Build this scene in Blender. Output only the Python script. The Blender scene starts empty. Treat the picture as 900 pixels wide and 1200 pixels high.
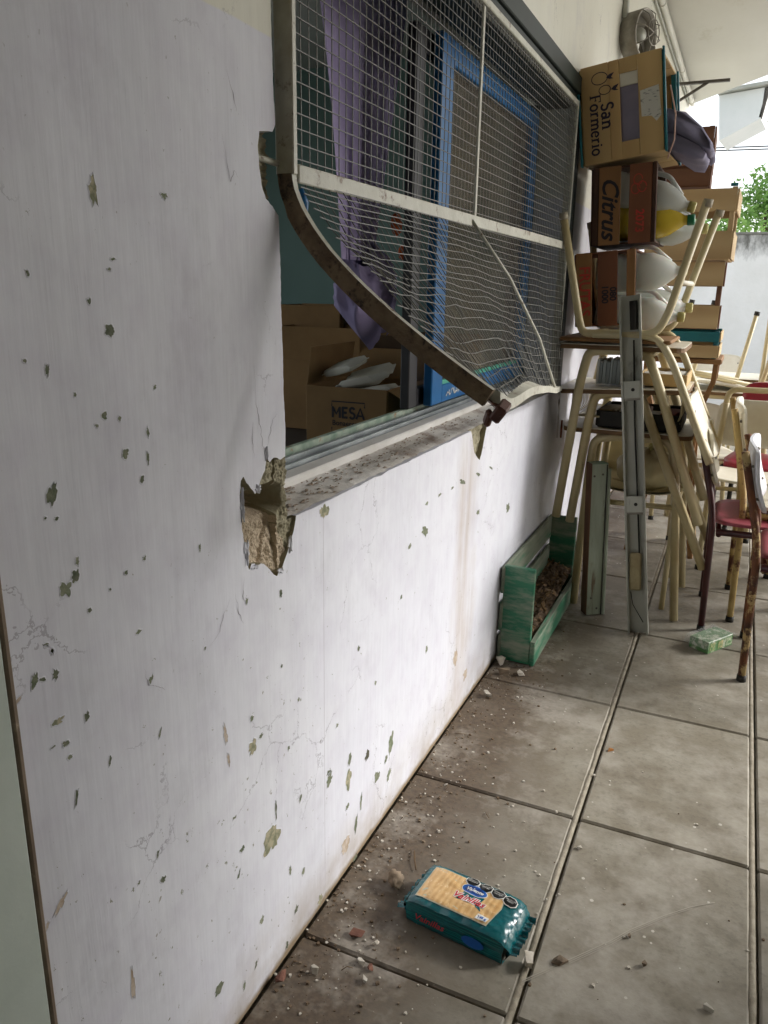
import bpy, bmesh, math, random
from mathutils import Vector, Matrix, Euler, noise as mn
R = math.radians
random.seed(7)
scene = bpy.context.scene
col = scene.collection

# ---------------------------------------------------------------- camera
cd = bpy.data.cameras.new('camera'); cam = bpy.data.objects.new('camera', cd); col.objects.link(cam)
YAW, PITCH, ROLL = R(24.218), R(16.112), R(1.009)
_f = Vector((-math.sin(YAW)*math.cos(PITCH), math.cos(YAW)*math.cos(PITCH), -math.sin(PITCH)))
_r = Vector((math.cos(YAW), math.sin(YAW), 0)); _u = _r.cross(_f)
_r2 = _r*math.cos(ROLL) + _u*math.sin(ROLL); _u2 = -_r*math.sin(ROLL) + _u*math.cos(ROLL)
M = Matrix((_r2, _u2, -_f)).transposed().to_4x4(); M.translation = Vector((0.653, 0, 1.25))
cam.matrix_world = M
cd.sensor_fit = 'VERTICAL'; cd.sensor_height = 36; cd.lens = 36*904.4/1200
cd.clip_start = 0.02; cd.clip_end = 800
scene.camera = cam

# ---------------------------------------------------------------- light and exposure
SUN_EL, SUN_AZ = R(29), R(60)          # azimuth from +Y towards +X
w = bpy.data.worlds.new('World'); scene.world = w; w.use_nodes = True
nt = w.node_tree; nt.nodes.clear()
sky = nt.nodes.new('ShaderNodeTexSky'); sky.sky_type = 'NISHITA'; sky.sun_disc = False
sky.sun_elevation = SUN_EL; sky.sun_rotation = SUN_AZ
sky.air_density = 1.0; sky.dust_density = 1.5; sky.ozone_density = 1.0
hs = nt.nodes.new('ShaderNodeHueSaturation'); hs.inputs['Saturation'].default_value = 0.32
bg = nt.nodes.new('ShaderNodeBackground'); bg.inputs['Strength'].default_value = 0.15
wo = nt.nodes.new('ShaderNodeOutputWorld')
nt.links.new(sky.outputs[0], hs.inputs['Color']); nt.links.new(hs.outputs[0], bg.inputs[0]); nt.links.new(bg.outputs[0], wo.inputs[0])
sd = bpy.data.lights.new('sun', 'SUN'); sd.energy = 1.5; sd.angle = R(14); sd.color = (1, 0.98, 0.95)
sun = bpy.data.objects.new('sun', sd); col.objects.link(sun); sun.location = (6, 6, 8)
_s = Vector((math.sin(SUN_AZ)*math.cos(SUN_EL), math.cos(SUN_AZ)*math.cos(SUN_EL), math.sin(SUN_EL)))
sun.rotation_euler = _s.to_track_quat('Z', 'Y').to_euler()
vs = scene.view_settings
vs.view_transform = 'Standard'; vs.look = 'None'; vs.gamma = 1; vs.use_curve_mapping = False
vs.exposure = 1.1
scene.render.engine = 'CYCLES'
scene.cycles.max_bounces = 8; scene.cycles.diffuse_bounces = 5; scene.cycles.transparent_max_bounces = 12
scene.cycles.use_denoising = True
scene.cycles.sample_clamp_indirect = 6

# ---------------------------------------------------------------- helpers
def lin(h):
    if not isinstance(h, str): return tuple(h)
    h = h.lstrip('#'); o = []
    for i in (0, 2, 4):
        c = int(h[i:i+2], 16)/255; o.append(c/12.92 if c <= .04045 else ((c+.055)/1.055)**2.4)
    return tuple(o)

class MB:
    def __init__(s): s.v = []; s.f = []; s.mi = []; s.sm = []
    def add(s, vs_, fs, mi=0, sm=False):
        n = len(s.v); s.v += [tuple(p) for p in vs_]
        for f in fs: s.f.append(tuple(i+n for i in f)); s.mi.append(mi); s.sm.append(sm)
    def box(s, c, size, rot=None, bev=0.0, mi=0):
        hx, hy, hz = (q/2 for q in size); b = min(bev, hx*.9, hy*.9, hz*.9)
        m = (rot.to_matrix() if isinstance(rot, Euler) else rot) if rot is not None else None
        c = Vector(c)
        def P(p):
            p = Vector(p)
            return (m @ p if m is not None else p) + c
        if b <= 0:
            vv = [P((x*hx, y*hy, z*hz)) for x in (-1, 1) for y in (-1, 1) for z in (-1, 1)]
            s.add(vv, [(0, 1, 3, 2), (4, 6, 7, 5), (0, 4, 5, 1), (2, 3, 7, 6), (0, 2, 6, 4), (1, 5, 7, 3)], mi); return
        vv = []; idx = {}
        for x in (-1, 1):
            for y in (-1, 1):
                for z in (-1, 1):
                    for a in range(3):
                        h = [hx-b, hy-b, hz-b]; h[a] += b
                        idx[(x, y, z, a)] = len(vv); vv.append(P((x*h[0], y*h[1], z*h[2])))
        fs = []
        S = (-1, 1)
        for q in S:
            fs.append([idx[(q, y, z, 0)] for y, z in ((-q, -1), (q, -1), (q, 1), (-q, 1))])
            fs.append([idx[(x, q, z, 1)] for x, z in ((q, -1), (-q, -1), (-q, 1), (q, 1))])
            fs.append([idx[(x, y, q, 2)] for x, y in ((-q, -1), (q, -1), (q, 1), (-q, 1))])
        for y in S:
            for z in S: fs.append([idx[(-1, y, z, 1)], idx[(1, y, z, 1)], idx[(1, y, z, 2)], idx[(-1, y, z, 2)]])
        for x in S:
            for z in S: fs.append([idx[(x, -1, z, 0)], idx[(x, 1, z, 0)], idx[(x, 1, z, 2)], idx[(x, -1, z, 2)]])
        for x in S:
            for y in S: fs.append([idx[(x, y, -1, 0)], idx[(x, y, 1, 0)], idx[(x, y, 1, 1)], idx[(x, y, -1, 1)]])
        for x in S:
            for y in S:
                for z in S: fs.append([idx[(x, y, z, a)] for a in range(3)])
        s.add(vv, fs, mi)
    def tube(s, pts, r, n=8, caps=True, mi=0, sm=True, sq=None):
        pts = [Vector(p) for p in pts]; N = len(pts); rr = r if isinstance(r, (list, tuple)) else [r]*N
        t0 = (pts[1]-pts[0]).normalized()
        up = Vector((0, 0, 1)) if abs(t0.z) < .9 else Vector((1, 0, 0))
        a = t0.cross(up).normalized(); vv = []
        for i, p in enumerate(pts):
            t = ((pts[min(i+1, N-1)]-p).normalized() + (p-pts[max(i-1, 0)]).normalized()).normalized()
            a = (a - t*a.dot(t)).normalized(); b = t.cross(a)
            for k in range(n):
                q = 2*math.pi*(k+.5)/n
                ca, sa = math.cos(q), math.sin(q)
                if sq: vv.append(p + a*ca*sq[0]*1.414 + b*sa*sq[1]*1.414)
                else: vv.append(p + (a*ca + b*sa)*rr[i])
        fs = [(i*n+k, i*n+(k+1) % n, (i+1)*n+(k+1) % n, (i+1)*n+k) for i in range(N-1) for k in range(n)]
        if caps: fs += [tuple(range(n-1, -1, -1)), tuple(range((N-1)*n, N*n))]
        s.add(vv, fs, mi, sm and not sq)
    def loft(s, secs, n=20, p=2.0, mi=0, caps=True, frame=None):
        # secs: (axis pos, ha, hb, p) super-ellipse sections along local x; frame maps (x,a,b)->point
        vv = []
        for sec in secs:
            x, ha, hb = sec[:3]; e = sec[3] if len(sec) > 3 else p
            for k in range(n):
                q = 2*math.pi*k/n; c_, s_ = math.cos(q), math.sin(q)
                vv.append(frame(x, ha*math.copysign(abs(c_)**(2/e), c_), hb*math.copysign(abs(s_)**(2/e), s_)))
        m = len(secs)
        fs = [(i*n+k, i*n+(k+1) % n, (i+1)*n+(k+1) % n, (i+1)*n+k) for i in range(m-1) for k in range(n)]
        if caps: fs += [tuple(range(n-1, -1, -1)), tuple(range((m-1)*n, m*n))]
        s.add(vv, fs, mi, True)
    def prism(s, poly, fn, d0, d1, mi=0):
        n = len(poly); vv = [fn(a, b, d0) for a, b in poly] + [fn(a, b, d1) for a, b in poly]
        s.add(vv, [tuple(range(n)), tuple(range(2*n-1, n-1, -1))] + [(i, i+n, (i+1) % n+n, (i+1) % n) for i in range(n)], mi)
    def grid(s, fn, nu, nv, mi=0, sm=True, keep=None):
        vv = [fn(i/nu, j/nv) for i in range(nu+1) for j in range(nv+1)]
        fs = []
        for i in range(nu):
            for j in range(nv):
                if keep and not keep((i+.5)/nu, (j+.5)/nv): continue
                fs.append((i*(nv+1)+j, (i+1)*(nv+1)+j, (i+1)*(nv+1)+j+1, i*(nv+1)+j+1))
        s.add(vv, fs, mi, sm)
    def mesh(s, name, off=(0, 0, 0)):
        me = bpy.data.meshes.new(name)
        me.from_pydata([(p[0]-off[0], p[1]-off[1], p[2]-off[2]) for p in s.v], [], s.f)
        me.polygons.foreach_set('material_index', s.mi); me.polygons.foreach_set('use_smooth', s.sm)
        bm = bmesh.new(); bm.from_mesh(me); bmesh.ops.recalc_face_normals(bm, faces=bm.faces); bm.to_mesh(me); bm.free()
        me.update(); return me
    def build(s, name, mats, parent=None, world=True):
        off = (0, 0, 0)
        if parent is not None and world:
            off = parent.location if parent.parent is None else parent.parent.location + parent.location
        me = s.mesh(name, off)
        for m_ in (mats if isinstance(mats, (list, tuple)) else [mats]): me.materials.append(m_)
        o = bpy.data.objects.new(name, me); col.objects.link(o); o.parent = parent
        return o

def tag(o, label=None, cat=None, group=None, kind=None):
    if label: o['label'] = label
    if cat: o['category'] = cat
    if group: o['group'] = group
    if kind: o['kind'] = kind
    return o
def thing(name, label, cat, loc=(0, 0, 0), rot=(0, 0, 0), group=None):
    o = bpy.data.objects.new(name, None); col.objects.link(o); o.empty_display_size = .1
    o.location = loc; o.rotation_euler = rot
    return tag(o, label, cat, group)
def fillet(pts, r, k=5):
    pts = [Vector(p) for p in pts]; out = [pts[0]]
    for i in range(1, len(pts)-1):
        p, a, b = pts[i], pts[i-1], pts[i+1]
        rr = min(r, (a-p).length*.48, (b-p).length*.48)
        u = p + (a-p).normalized()*rr; v = p + (b-p).normalized()*rr
        for j in range(k+1):
            t = j/k; out.append(u*(1-t)**2 + p*2*t*(1-t) + v*t*t)
    return out + [pts[-1]]
def nz(x, y, z=0.0): return mn.noise(Vector((x, y, z)))

# ---------------------------------------------------------------- materials
def mat(name, c1, c2=None, rough=.6, scale=6, detail=6, bump=0.0, bscale=60, metal=0.0, spec=.5, wear=None,
        stretch=(1, 1, 1), rand=0.0, alpha=1.0, trans=0.0, contrast=(.35, .65), rvar=0.0, wave=None, coat=0.0, sss=0.0):
    m = bpy.data.materials.new(name); m.use_nodes = True; t = m.node_tree; N = t.nodes; L = t.links
    b = N['Principled BSDF']; c1 = lin(c1)
    b.inputs['Roughness'].default_value = rough; b.inputs['Metallic'].default_value = metal
    b.inputs['Specular IOR Level'].default_value = spec; b.inputs['Alpha'].default_value = alpha
    b.inputs['Transmission Weight'].default_value = trans; b.inputs['Coat Weight'].default_value = coat
    tc = N.new('ShaderNodeTexCoord'); mp = N.new('ShaderNodeMapping'); mp.inputs['Scale'].default_value = stretch
    L.new(tc.outputs['Object'], mp.inputs[0])
    oi = N.new('ShaderNodeObjectInfo')
    va = N.new('ShaderNodeVectorMath'); va.operation = 'MULTIPLY_ADD'
    va.inputs[1].default_value = (7, 5, 9); L.new(oi.outputs['Random'], va.inputs[0]); L.new(mp.outputs[0], va.inputs[2])
    vec = va.outputs[0]
    def noise(sc, dt=6, rg=.6):
        n = N.new('ShaderNodeTexNoise'); n.inputs['Scale'].default_value = sc; n.inputs['Detail'].default_value = dt
        n.inputs['Roughness'].default_value = rg; L.new(vec, n.inputs['Vector']); return n
    def ramp(src, a, bb):
        r = N.new('ShaderNodeMapRange'); r.inputs[1].default_value = a; r.inputs[2].default_value = bb; L.new(src, r.inputs[0]); return r.outputs[0]
    def mix(f, a, bb):
        x = N.new('ShaderNodeMix'); x.data_type = 'RGBA'
        for s_, v_ in ((x.inputs[0], f), (x.inputs[6], a), (x.inputs[7], bb)):
            if hasattr(v_, 'is_linked'): L.new(v_, s_)
            elif isinstance(v_, tuple): s_.default_value = (*v_[:3], 1)
            else: s_.default_value = v_
        return x.outputs[2]
    out = c1
    if c2 is not None:
        f = ramp(noise(scale, detail).outputs['Fac'], *contrast)
        if wave:
            wv = N.new('ShaderNodeTexWave'); wv.inputs['Scale'].default_value = wave[0]; wv.inputs['Distortion'].default_value = wave[1]
            wv.inputs['Detail'].default_value = 3; wv.bands_direction = wave[2]; L.new(vec, wv.inputs['Vector'])
            mm = N.new('ShaderNodeMath'); mm.operation = 'MULTIPLY_ADD'; L.new(wv.outputs['Fac'], mm.inputs[0]); mm.inputs[1].default_value = .6
            ms = N.new('ShaderNodeMath'); ms.operation = 'MULTIPLY'; L.new(f, ms.inputs[0]); ms.inputs[1].default_value = .4; L.new(ms.outputs[0], mm.inputs[2]); f = mm.outputs[0]
        out = mix(f, c1, lin(c2))
    if wear:
        wc, wsc, w0, w1 = wear
        out = mix(ramp(noise(wsc, 8, .7).outputs['Fac'], w0, w1), out, lin(wc))
    if rand:
        hv = N.new('ShaderNodeHueSaturation'); rv = N.new('ShaderNodeMapRange'); rv.inputs[3].default_value = 1-rand; rv.inputs[4].default_value = 1+rand
        L.new(oi.outputs['Random'], rv.inputs[0]); L.new(rv.outputs[0], hv.inputs['Value'])
        if hasattr(out, 'is_linked'): L.new(out, hv.inputs['Color'])
        else: hv.inputs['Color'].default_value = (*out, 1)
        out = hv.outputs[0]
    if hasattr(out, 'is_linked'): L.new(out, b.inputs['Base Color'])
    else: b.inputs['Base Color'].default_value = (*out, 1)
    if rvar:
        rr = N.new('ShaderNodeMapRange'); rr.inputs[3].default_value = max(0, rough-rvar); rr.inputs[4].default_value = min(1, rough+rvar)
        L.new(noise(scale*2).outputs['Fac'], rr.inputs[0]); L.new(rr.outputs[0], b.inputs['Roughness'])
    if bump:
        bp = N.new('ShaderNodeBump'); bp.inputs['Strength'].default_value = bump; bp.inputs['Distance'].default_value = .004
        L.new(noise(bscale, 6, .65).outputs['Fac'], bp.inputs['Height']); L.new(bp.outputs[0], b.inputs['Normal'])
    return m

WOODS = dict(rough=.75, scale=5, bump=.35, bscale=40)
m_tile = None
m_cream = mat('cream_paint', '#cdc09a', '#b9a87c', rough=.38, scale=5, wear=('#6b4a2c', 14, .66, .74), bump=.1, bscale=80)
m_cream_rust = mat('rusty_cream_paint', '#bda56c', '#a98c53', rough=.5, scale=8, wear=('#5a2f17', 11, .54, .61), bump=.3, bscale=90)
m_rust = mat('rusty_brown_paint', '#44291f', '#7a4822', rough=.7, scale=14, wear=('#b39a68', 12, .52, .58), bump=.3, bscale=90)
m_maroon = mat('maroon_paint', '#3b1a1b', '#4d2223', rough=.4, scale=10, wear=('#5a321d', 14, .66, .72))
m_white_ply = mat('white_laminate', '#e6e2d2', '#d6cfba', rough=.4, scale=6, wear=('#a89a7c', 18, .68, .74))
m_grey_ply = mat('grey_white_plastic', '#d8d8dc', '#c4c5ca', rough=.42, scale=6)
m_ply_edge = mat('plywood_edge', '#7d5f3d', '#5f4529', rough=.7, scale=9, stretch=(1, 1, 12))
m_red_pad = mat('red_vinyl', '#7d1626', '#8f1d30', rough=.35, scale=6, bump=.08)
m_redseat = mat('faded_red_seat', '#97434f', '#843542', rough=.45, scale=9)
m_black = mat('black_rubber', '#17160f', '#242019', rough=.7, scale=20)
m_darkcloth = mat('black_fabric', '#15151a', '#26262c', rough=.8, scale=14, bump=.3)
m_galv = mat('dull_galvanised', '#b9bab0', '#9fa096', rough=.42, scale=7, metal=.2, stretch=(1, 1, .3), wear=('#5d564a', 9, .58, .7), bump=.15)
m_steel = mat('bare_steel', '#9b978d', '#6f6a60', rough=.42, scale=12, metal=.6)
m_alu = mat('aluminium_rail', '#a6acae', '#7d8486', rough=.4, scale=9, metal=.5, wear=('#5c5a50', 14, .6, .7))
m_railgreen = mat('worn_green_rail', '#97a294', '#5b7263', rough=.6, scale=16, wear=('#8a5a2b', 20, .58, .66))
m_wood_pale = mat('pale_crate_wood', '#c8ab78', '#b19263', wave=(2.2, 6, 'X'), stretch=(1, 1, .15), rand=.12, **WOODS)
m_wood_pale_h = mat('pale_crate_wood_level', '#c6ae84', '#ae936a', wave=(2.2, 6, 'Z'), stretch=(.15, .15, 1), rand=.12, **WOODS)
m_wood_red = mat('reddish_crate_wood', '#805036', '#684028', wave=(2.5, 6, 'X'), stretch=(1, 1, .15), rand=.15, **WOODS)
m_wood_or = mat('orange_brown_crate_wood', '#9c7148', '#856038', wave=(2.5, 6, 'X'), stretch=(1, 1, .15), rand=.12, **WOODS)
m_wood_brown_h = mat('brown_crate_wood', '#7a5540', '#64432f', wave=(2.5, 6, 'Z'), stretch=(.15, .15, 1), rand=.12, **WOODS)
m_wood_dark = mat('dark_old_wood', '#4a2c1c', '#36200f', **WOODS)
m_wood_stand = mat('varnished_brown_wood', '#8f6a3e', '#765330', wave=(2, 5, 'X'), stretch=(1, 1, .2), **WOODS)
m_teal = mat('teal_paint', '#12717a', '#0d5a66', rough=.5, scale=9)
m_green_paint = mat('worn_green_paint', '#1f664a', '#2b7857', rough=.55, scale=6, stretch=(.6, .6, 2.5), wear=('#87907e', 7, .44, .62), bump=.25, bscale=30, rand=.1)
m_green_wood = mat('bare_greenish_wood', '#8b9080', '#6d7a68', rough=.8, scale=6, stretch=(4, .4, 4), wear=('#2b7a58', 6, .55, .66), bump=.3)
m_board = mat('weathered_green_board', '#9aa292', '#868d78', rough=.75, scale=6, stretch=(3, 3, .4), wear=('#5f4a34', 5, .6, .7), bump=.3)
m_board_side = mat('bare_brown_board_edge', '#6a4a33', '#54392a', rough=.8, scale=8, stretch=(3, 3, .4), bump=.3)
m_soil = mat('dry_soil', '#463728', '#5c4a36', rough=.95, scale=30, bump=.8, bscale=60)
m_leaf_dry = mat('dry_leaf', '#7a5f3c', '#594226', rough=.8, scale=30, rand=.35)
m_card = mat('brown_cardboard', '#8f7048', '#7f623d', rough=.85, scale=5, rand=.08)
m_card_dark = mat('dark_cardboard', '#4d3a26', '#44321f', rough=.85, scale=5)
m_ink = mat('black_ink', '#1b1820', rough=.7)
m_inkp = mat('dark_purple_ink', '#241c33', rough=.7)
m_inkr = mat('red_ink', '#c43a30', '#b04a38', rough=.7, scale=40)
m_inkdr = mat('dull_red_ink', '#8b2f26', '#7b3a2a', rough=.7, scale=40)
m_paper = mat('white_paper', '#dcdad0', '#c9c6b9', rough=.8, scale=6)
m_purple = mat('purple_fabric', '#857a9f', '#978db0', rough=.85, scale=4, bump=.2, bscale=120)
m_purple_grey = mat('grey_purple_cloth', '#8a869c', '#7a768c', rough=.85, scale=6, bump=.2, bscale=120)
m_orange = mat('orange_felt', '#d05a1a', '#b34812', rough=.8, scale=14)
m_blue_sash = mat('blue_gloss_paint', '#12578e', '#18669f', rough=.35, scale=8, wear=('#bfc6c8', 16, .69, .73), bump=.1)
m_bead = mat('turquoise_bead_paint', '#3d9c86', '#56ab95', rough=.5, scale=9)
m_black_sash = mat('dark_sash_paint', '#0b0a0e', '#120f17', rough=.5, scale=8)
m_dgreen = mat('dark_green_frame_paint', '#0b1712', '#0f211a', rough=.6, scale=8)
m_jug = mat('white_plastic_jug', '#dcddd6', '#cdd0c9', rough=.35, scale=4)
m_jug.node_tree.nodes['Principled BSDF'].inputs['Subsurface Weight'].default_value = .15
m_jugcap = mat('yellowish_plastic', '#c2b878', '#a99f5e', rough=.45, scale=6)
m_yellow = mat('yellow_liquid_bottle', '#b59a1e', '#c4ab2d', rough=.25, scale=5, spec=.6)
m_cap = mat('green_bottle_cap', '#0c6b47', rough=.4)
m_pipe = mat('white_painted_conduit', '#d2d0c6', '#c2c0b4', rough=.5, scale=6)
m_grille = mat('chipped_white_paint', '#c6c5b8', '#b4b2a4', rough=.5, scale=12, wear=('#6b5138', 30, .57, .66), bump=.4, bscale=60)
m_grille_side = mat('rusty_frame_side', '#7d6a50', '#5b4a36', rough=.75, scale=26, wear=('#33271d', 34, .52, .62), bump=.5, bscale=90)
m_wire = mat('pale_grey_wire', '#66655e', '#4e4d47', rough=.5, scale=20)
m_tab = mat('bent_rusty_tab', '#5e3626', '#4a281c', rough=.6, scale=15, wear=('#8a8378', 18, .62, .7))
m_mortar = mat('sandy_mortar', '#cdbda6', '#b5a48c', rough=.95, scale=40, bump=1.0, bscale=220, wear=('#94836c', 90, .55, .68))
m_olive = mat('olive_undercoat', '#a19b84', '#878068', rough=.9, scale=20, bump=.6)
m_chip_g = mat('green_undercoat', '#566048', '#7d7f6a', rough=.8, scale=110, bump=.4, rand=.3)
m_chip_y = mat('cream_undercoat', '#a29b82', '#70735a', rough=.85, scale=70, contrast=(.42, .58), bump=.3)
m_chip_b = mat('brown_scuff', '#9d8c78', '#b7aa9c', rough=.85, scale=60, contrast=(.4, .6))
m_chip_d = mat('dark_pit', '#3b3a30', '#55523f', rough=.9, scale=60)
m_crack = mat('hairline_crack', '#8d8890', rough=.9)

def nodes_of(name):
    m = bpy.data.materials.new(name); m.use_nodes = True; t = m.node_tree
    return m, t.nodes, t.links, t.nodes['Principled BSDF']
class NG:
    """small node-expression helper"""
    def __init__(s, N, L): s.N, s.L = N, L
    def put(s, sock, v):
        if hasattr(v, 'is_linked'): s.L.new(v, sock)
        elif isinstance(v, tuple) and len(v) == 3 and sock.type == 'RGBA': sock.default_value = (*v, 1)
        else: sock.default_value = v
    def math(s, op, a, b=0.0, c=None, clamp=False):
        n = s.N.new('ShaderNodeMath'); n.operation = op; n.use_clamp = clamp
        s.put(n.inputs[0], a); s.put(n.inputs[1], b)
        if c is not None: s.put(n.inputs[2], c)
        return n.outputs[0]
    def noise(s, vec, sc, dt=5, rg=.6, out='Fac'):
        n = s.N.new('ShaderNodeTexNoise'); n.inputs['Scale'].default_value = sc; n.inputs['Detail'].default_value = dt
        n.inputs['Roughness'].default_value = rg; s.L.new(vec, n.inputs['Vector']); return n.outputs[out]
    def vor(s, vec, sc, feature='F1'):
        n = s.N.new('ShaderNodeTexVoronoi'); n.inputs['Scale'].default_value = sc; n.feature = feature; s.L.new(vec, n.inputs['Vector']); return n
    def rng(s, v, a, b, c=0.0, d=1.0):
        n = s.N.new('ShaderNodeMapRange'); s.put(n.inputs[0], v)
        for i, q in enumerate((a, b, c, d)): n.inputs[i+1].default_value = q
        return n.outputs[0]
    def mix(s, f, a, b):
        n = s.N.new('ShaderNodeMix'); n.data_type = 'RGBA'; s.put(n.inputs[0], f); s.put(n.inputs[6], a); s.put(n.inputs[7], b); return n.outputs[2]
    def scale(s, vec, sc, off=(0, 0, 0)):
        n = s.N.new('ShaderNodeMapping'); n.inputs['Scale'].default_value = sc; n.inputs['Location'].default_value = off; s.L.new(vec, n.inputs[0]); return n.outputs[0]
    def bump(s, h, st, dist=.003, prev=None):
        n = s.N.new('ShaderNodeBump'); n.inputs['Strength'].default_value = st; n.inputs['Distance'].default_value = dist
        s.L.new(h, n.inputs['Height'])
        if prev is not None: s.L.new(prev, n.inputs['Normal'])
        return n.outputs[0]
    def pos(s):
        g = s.N.new('ShaderNodeNewGeometry'); x = s.N.new('ShaderNodeSeparateXYZ'); s.L.new(g.outputs['Position'], x.inputs[0])
        return g.outputs['Position'], x.outputs[0], x.outputs[1], x.outputs[2]

def wall_material():
    m, N, L, b = nodes_of('lilac_white_wall_paint'); g = NG(N, L); P, x, y, z = g.pos()
    big = g.noise(P, 1.6, 4); fine = g.noise(P, 14, 6)
    c = g.mix(g.rng(big, .3, .7), lin('#cbccd5'), lin('#d5d6dc'))
    c = g.mix(g.rng(fine, .45, .75, 0, .5), c, lin('#bfbbc8'))
    up = g.rng(g.math('ADD', z, g.math('MULTIPLY', fine, .006)), 1.586, 1.589)
    c = g.mix(up, c, g.mix(g.rng(big, .3, .7), lin('#d9d8cc'), lin('#cfcdbf')))
    # brushed relief, up and down
    st = g.scale(P, (30, 32, 2.6)); brush = g.noise(st, 1.0, 5, .6)
    st2 = g.scale(P, (20, 18, 1.6)); brush2 = g.noise(st2, 1.0, 4, .6)
    c = g.mix(g.rng(brush, .52, .8, 0, .12), c, lin('#b3adb8'))
    # small chips and pits
    zone = g.rng(g.noise(P, 3.1, 4), .50, .68)
    low = g.rng(z, 1.25, .45)
    sv = g.scale(P, (40, 42, 26)); wob = g.noise(P, 160, 3, .6, 'Color')
    av = N.new('ShaderNodeVectorMath'); av.operation = 'MULTIPLY_ADD'; av.inputs[1].default_value = (.9, .9, .9); L.new(wob, av.inputs[0]); L.new(sv, av.inputs[2])
    v = g.vor(av.outputs[0], 1.0)
    sep = N.new('ShaderNodeSeparateColor'); L.new(v.outputs['Color'], sep.inputs[0])
    rad = g.math('MULTIPLY', g.math('SUBTRACT', sep.outputs[0], g.math('SUBTRACT', .970, g.math('MULTIPLY', zone, .16))), 2.4)
    chip = g.math('MULTIPLY', g.math('LESS_THAN', v.outputs['Distance'], rad), g.rng(z, 1.5, 1.3, .25, 1))
    sv2 = g.scale(P, (90, 95, 70)); av2 = N.new('ShaderNodeVectorMath'); av2.operation = 'MULTIPLY_ADD'; av2.inputs[1].default_value = (1.6, 1.6, 1.6); L.new(wob, av2.inputs[0]); L.new(sv2, av2.inputs[2]); v2 = g.vor(av2.outputs[0], 1.0); sp2 = N.new('ShaderNodeSeparateColor'); L.new(v2.outputs['Color'], sp2.inputs[0])
    pit = g.math('LESS_THAN', v2.outputs['Distance'], g.math('MULTIPLY', g.math('SUBTRACT', sp2.outputs[0], g.math('SUBTRACT', .968, g.math('MULTIPLY', g.math('MULTIPLY', low, g.rng(big, .35, .65, .4, 1)), .07))), 3))
    marks = g.math('MAXIMUM', chip, pit, clamp=True)
    c = g.mix(g.math('MULTIPLY', marks, .85), c, g.mix(g.rng(sep.outputs[1], .3, .7), lin('#6a7055'), lin('#8f8c80')))
    # grey smudges and fine hairline crazing
    c = g.mix(g.rng(g.noise(g.scale(P, (1, 1, .7)), 5.5, 6, .68), .56, .72, 0, .30), c, lin('#a5a3ab'))
    wv = N.new('ShaderNodeVectorMath'); wv.operation = 'MULTIPLY_ADD'; wv.inputs[1].default_value = (.09, .09, .09); L.new(g.noise(P, 14, 5, .65, 'Color'), wv.inputs[0]); L.new(P, wv.inputs[2])
    ve = g.vor(wv.outputs[0], 6.0, 'DISTANCE_TO_EDGE')
    hair = g.math('MULTIPLY', g.math('LESS_THAN', ve.outputs['Distance'], .006), g.rng(g.noise(P, 3.3, 4), .56, .62))
    c = g.mix(g.math('MULTIPLY', hair, .55), c, lin('#8a8790'))
    spk = g.math('MULTIPLY', g.math('GREATER_THAN', g.noise(g.scale(P, (1, 1, .6)), 150, 3, .6), .70), g.rng(g.noise(P, 4, 4), .45, .6))
    c = g.mix(g.math('MULTIPLY', spk, .6), c, lin('#7d7c74'))
    # rusty run below the sill, dirt splash at the foot
    run = g.math('MULTIPLY', g.rng(g.math('ABSOLUTE', g.math('SUBTRACT', g.math('ADD', y, g.math('MULTIPLY', g.noise(P, 5, 3), .16)), 2.11)), .12, .0),
                 g.math('MULTIPLY', g.rng(z, .0, .3, .5, 1), g.rng(z, .9, .8)))
    c = g.mix(g.math('MULTIPLY', run, g.rng(brush2, .3, .65, .1, .75)), c, lin('#a2907c'))
    foot = g.math('MULTIPLY', g.rng(z, .16, .0), g.rng(g.noise(P, 9, 5), .35, .65, .1, 1))
    c = g.mix(g.math('MULTIPLY', foot, .75), c, lin('#9a8d7c'))
    base = g.rng(g.math('ADD', z, g.math('MULTIPLY', fine, .03)), .034, .022)
    c = g.mix(base, c, lin('#8b7a62'))
    seam = g.math('MULTIPLY', g.math('LESS_THAN', g.math('ABSOLUTE', g.math('SUBTRACT', g.math('ADD', y, g.math('MULTIPLY', brush2, .003)), 1.184)), .0011), g.math('LESS_THAN', z, .86))
    c = g.mix(g.math('MULTIPLY', seam, .45), c, lin('#8f8890'))
    L.new(c, b.inputs['Base Color'])
    b.inputs['Roughness'].default_value = .62; b.inputs['Specular IOR Level'].default_value = .35
    h = g.math('SUBTRACT', g.math('ADD', g.math('MULTIPLY', brush, .5), g.math('MULTIPLY', brush2, .8)), g.math('MULTIPLY', g.math('MAXIMUM', g.math('MAXIMUM', marks, seam), hair), .6))
    n1 = g.bump(h, .46, .004); n2 = g.bump(g.math('ADD', g.noise(P, 2.0, 2), g.math('MULTIPLY', g.noise(g.scale(P, (1, 1, .6)), 7, 3), .16)), .7, .035, n1)
    L.new(n2, b.inputs['Normal']); return m
m_wall = wall_material()

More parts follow.
